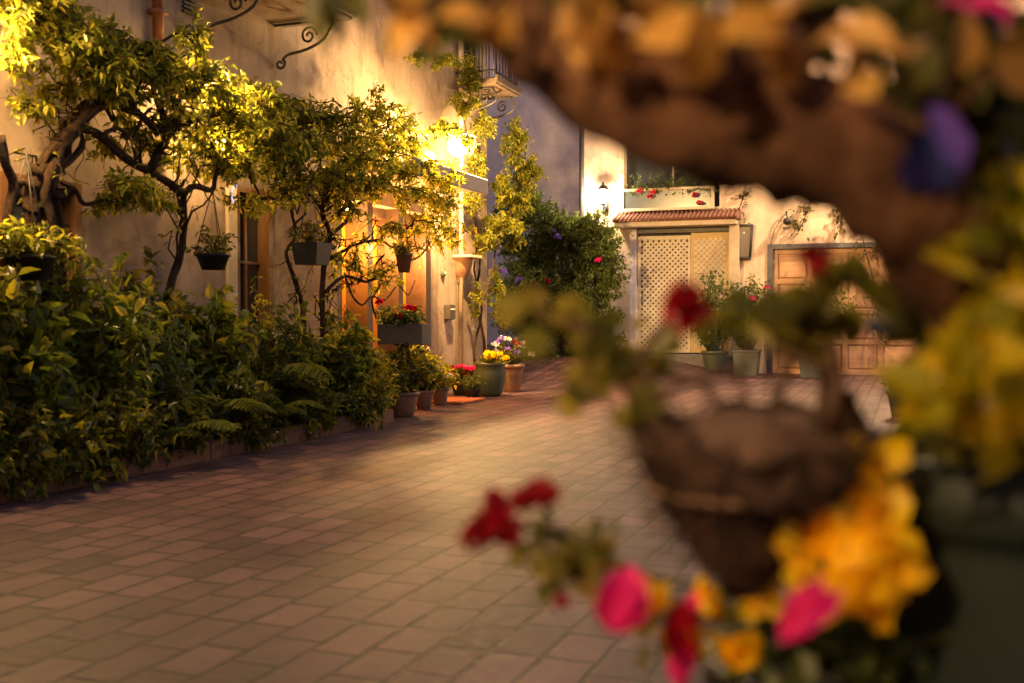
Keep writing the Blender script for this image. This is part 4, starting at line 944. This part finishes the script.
# geranium in basket
gt = thing('geranium', 'tall stemmed red geranium growing out of the coir basket', 'geranium', bc+Vector((0, 0, .01)))
st, lf = MB(), MB()
def gstem(pts, r=.0035):
    st.tube([p if isinstance(p, Vector) else pp(*p) for p in pts], r, 6)
gstem([bc+Vector((-.05, 0, .0)), (650, 400, .93), (640, 360, .92), (660, 330, .92), (683, 312, .92)], .0045)
gstem([bc+Vector((.03, 0, .0)), (780, 390, .95), (800, 340, .94), (815, 290, .94), (817, 262, .94)], .0045)
gstem([bc+Vector((-.07, 0, .0)), (632, 400, .93), (610, 350, .93), (570, 320, .93)], .0045)
gstem([bc+Vector((.06, 0, .0)), (822, 400, .95), (822, 360, .94), (800, 320, .93)], .005)
gstem([bc+Vector((-.02, 0, .0)), (715, 400, .95), (695, 380, .95), (660, 375, .95)], .004)
gstem([bc+Vector((-.09, -.02, .0)), (655, 400, .9), (700, 378, .88), (745, 372, .88)], .004)
gstem([bc+Vector((-.095, 0, .0)), (640, 400, .92), (652, 370, .92)], .0075)
gstem([bc+Vector((.07, -.02, .0)), (830, 420, .9), (838, 380, .9), (830, 345, .9)], .006)
gstem([bc+Vector((.08, 0, .0)), (845, 400, .92), (815, 365, .92), (770, 350, .93)], .005)
gstem([bc+Vector((0, 0, .0)), (745, 395, .95), (738, 375, .95), (760, 340, .94)], .003)
def gl(lst, z, size=.04, n=None):
    for (x, y, rx, ry, k) in lst:
        for _ in range(k):
            e = pp(x+rng.normal(0, rx*.5), y+rng.normal(0, ry*.5), z+rng.uniform(-.03, .03)); D = rdir(1); D[0, 1] *= .5
            lf.leaves([tuple(e)], D, size*rng.uniform(.6, 1.2), .9, .2, .2, N=rng.normal(0, .6, (1, 3))+np.array([0, -1, .6]), blunt=True)
gl([(590, 325, 34, 14, 8), (615, 350, 30, 20, 9), (590, 375, 34, 18, 6), (545, 300, 20, 14, 5), (645, 375, 14, 30, 6), (580, 390, 18, 12, 4), (640, 410, 12, 20, 3), (665, 355, 16, 10, 3)], .93, .03)
gl([(800, 305, 24, 20, 11), (830, 300, 20, 20, 9), (785, 330, 24, 16, 8), (850, 285, 16, 12, 4), (800, 345, 24, 12, 6)], .94, .034)
gl([(715, 330, 16, 12, 5), (745, 300, 14, 12, 3)], .95, .028)
off(st, gt.location); off(lf, gt.location); st.build('stems', plain('woody_stem', (.10, .05, .025), (.06, .03, .015), .7), gt); lf.build('foliage', 'leaf_ger', gt)
def ghead(parent, px, py, z, r, mt='p_red'):
    m = MB(); n = 90; D = rdir(n); P_ = np.array(tuple(pp(px, py, z)-parent.location)) + D*r*.55
    m.leaves(P_, D*.4+rdir(n), r*rng.uniform(.45, .75, n), .9, .15, .35, N=D+rng.normal(0, .3, (n, 3)), blunt=True); return m.build('flower', mt, parent)
ghead(gt, 683, 306, .90, .023); ghead(gt, 817, 257, .86, .0135)
# lower barrel planter
b0 = pp(850, 660, 1.08); bl = thing('barrel_planter', 'dark low planter of mixed flowers at the bottom right', 'planter', (b0.x, b0.y, 0))
hh = b0.z
MB().lathe([(.13, 0), (.155, hh*.35), (.16, hh*.6), (.145, hh-.01), (.15, hh), (.135, hh), (.13, hh-.05)], (0, 0, 0), 30).build('barrel', 'dpot', bl)
mm = MB()
for z in (.18, hh*.8): mm.lathe([(.162, z), (.164, z+.01), (.160, z+.03)], (0, 0, 0), 30)
mm.build('hoop', 'iron', bl); MB().lathe([(.135, hh-.04), (.13, hh-.02)], (0, 0, 0), 20).build('soil', 'soil', bl)
so = Vector((b0.x, b0.y, hh-.02))
# yellow pansies
pn = thing('yellow_pansies', 'cluster of bright yellow pansies with dark centres above the low planter', 'pansies', so)
st, lf = MB(), MB()
for (x, y, z, r) in ((800, 505, .92, .033), (835, 480, .91, .033), (870, 470, .92, .032), (895, 490, .93, .03), (820, 530, .90, .034), (860, 520, .90, .036), (890, 540, .91, .036), (840, 565, .89, .036), (880, 580, .90, .036), (905, 575, .92, .03), (855, 600, .91, .028), (795, 485, .95, .022), (755, 552, .94, .015), (775, 566, .94, .013), (762, 608, .94, .018), (740, 650, .95, .022), (705, 600, .96, .014), (655, 592, .96, .012), (815, 470, .93, .022), (905, 610, .92, .022)):
    x = x-18 if x > 780 else x; fh = petals(pn, x, y-6, z, r*1.18, 'p_yel', 7)
    if r > .035:
        c = pp(x, y, z-.006)-pn.location; MB().ball(tuple(c), r*.17, 8, (1, .4, 1)).build('centre', 'dark', fh)
    e = pp(x, y, z+.005); st.tube([so, so.lerp(e, .5)+Vector((0, .02, .01)), e], .0018, 5)
def fgl(lst, z, size, mtb):
    for (x, y, rx, ry, k) in lst:
        for _ in range(k):
            e = pp(x+rng.normal(0, rx*.5), y+rng.normal(0, ry*.5), z+rng.uniform(-.03, .05)); mtb.leaves([tuple(e)], rdir(1), size*rng.uniform(.6, 1.2), .6, .2, .2, N=rng.normal(0, .6, (1, 3))+np.array([0, -1, .6]))
fgl([(860, 560, 50, 40, 26), (830, 620, 50, 30, 30), (760, 590, 40, 26, 16), (880, 650, 50, 30, 26), (720, 630, 40, 20, 14), (780, 650, 40, 30, 20)], 1.0, .04, lf)
off(st, so); off(lf, so); st.build('stems', 'stem', pn); lf.build('foliage', 'leaf_bush', pn)
# magenta petunias
mp_ = thing('magenta_petunias', 'magenta petunias trailing out of the low planter at the bottom', 'petunias', so); st, lf = MB(), MB()
def folded(parent, x0, y0, x1, y1, z, wd, mt, n=4):
    m = MB(); a = pp(x0, y0, z); L_ = (pp(x1, y1, z)-a).length
    P_ = np.tile(np.array(tuple(a-parent.location)), (n, 1)); D_ = np.tile(np.array(tuple(pp(x1, y1, z)-a)), (n, 1))/L_
    m.leaves(P_, D_+rng.normal(0, .16, (n, 3)), L_*rng.uniform(.8, 1.05, n), wd, .3, .15, N=np.array([[0, -1, .3]])+rng.normal(0, .5, (n, 3)), blunt=True)
    o = m.build('flower', mt, parent); e = pp(x0, y0, z+.004); st.tube([so, so.lerp(e, .6)+Vector((0, 0, .03)), e], .0018, 5); return o
for a in ((604, 628, 648, 572, .93, .55, 'p_mag', 6), (610, 632, 640, 590, .925, .5, 'p_mag', 4), (690, 668, 662, 610, .95, .5, 'p_red', 5), (668, 640, 684, 600, .95, .5, 'p_red', 3), (680, 690, 690, 640, .95, .45, 'p_mag', 3), (690, 612, 700, 590, .96, .6, 'p_mag', 3),
          (780, 644, 840, 588, .82, .32, 'p_mag', 5), (650, 615, 665, 585, .97, .6, 'p_yel', 4), (718, 620, 700, 585, .97, .6, 'p_yel', 3), (735, 670, 745, 635, .96, .9, 'p_yel', 5)): folded(mp_, *a)
fgl([(650, 610, 26, 14, 7), (700, 640, 24, 16, 8), (660, 650, 20, 14, 4)], .98, .032, lf)
off(st, so); off(lf, so); st.build('stems', 'stem', mp_); lf.build('foliage', 'leaf_yg', mp_)
# trailing red geranium
tg = thing('trailing_geranium', 'dark red geranium clusters on a stem trailing left from the low planter', 'geranium', so); st, lf = MB(), MB()
st.tube([so, pp(740, 600, 1.02), pp(660, 580, 1.0), pp(600, 555, .98), pp(550, 530, .97), pp(500, 525, .96)], .0035, 6); st.tube([pp(565, 538, .97), pp(545, 510, .96), pp(535, 498, .96)], .002, 5)
fgl([(570, 548, 26, 20, 26), (590, 568, 24, 20, 26), (560, 578, 20, 16, 16), (535, 545, 16, 16, 10), (605, 545, 20, 12, 8), (540, 525, 14, 12, 6)], .97, .026, lf)
off(st, so); off(lf, so); st.build('stems', 'stem', tg); lf.build('foliage', 'leaf_ger', tg)
for (x, y, r) in ((488, 526, .019), (494, 502, .012), (476, 538, .015), (508, 532, .014), (523, 500, .012), (545, 492, .014), (535, 490, .011), (500, 515, .015), (562, 602, .008)): ghead(tg, x, y, .955, r)
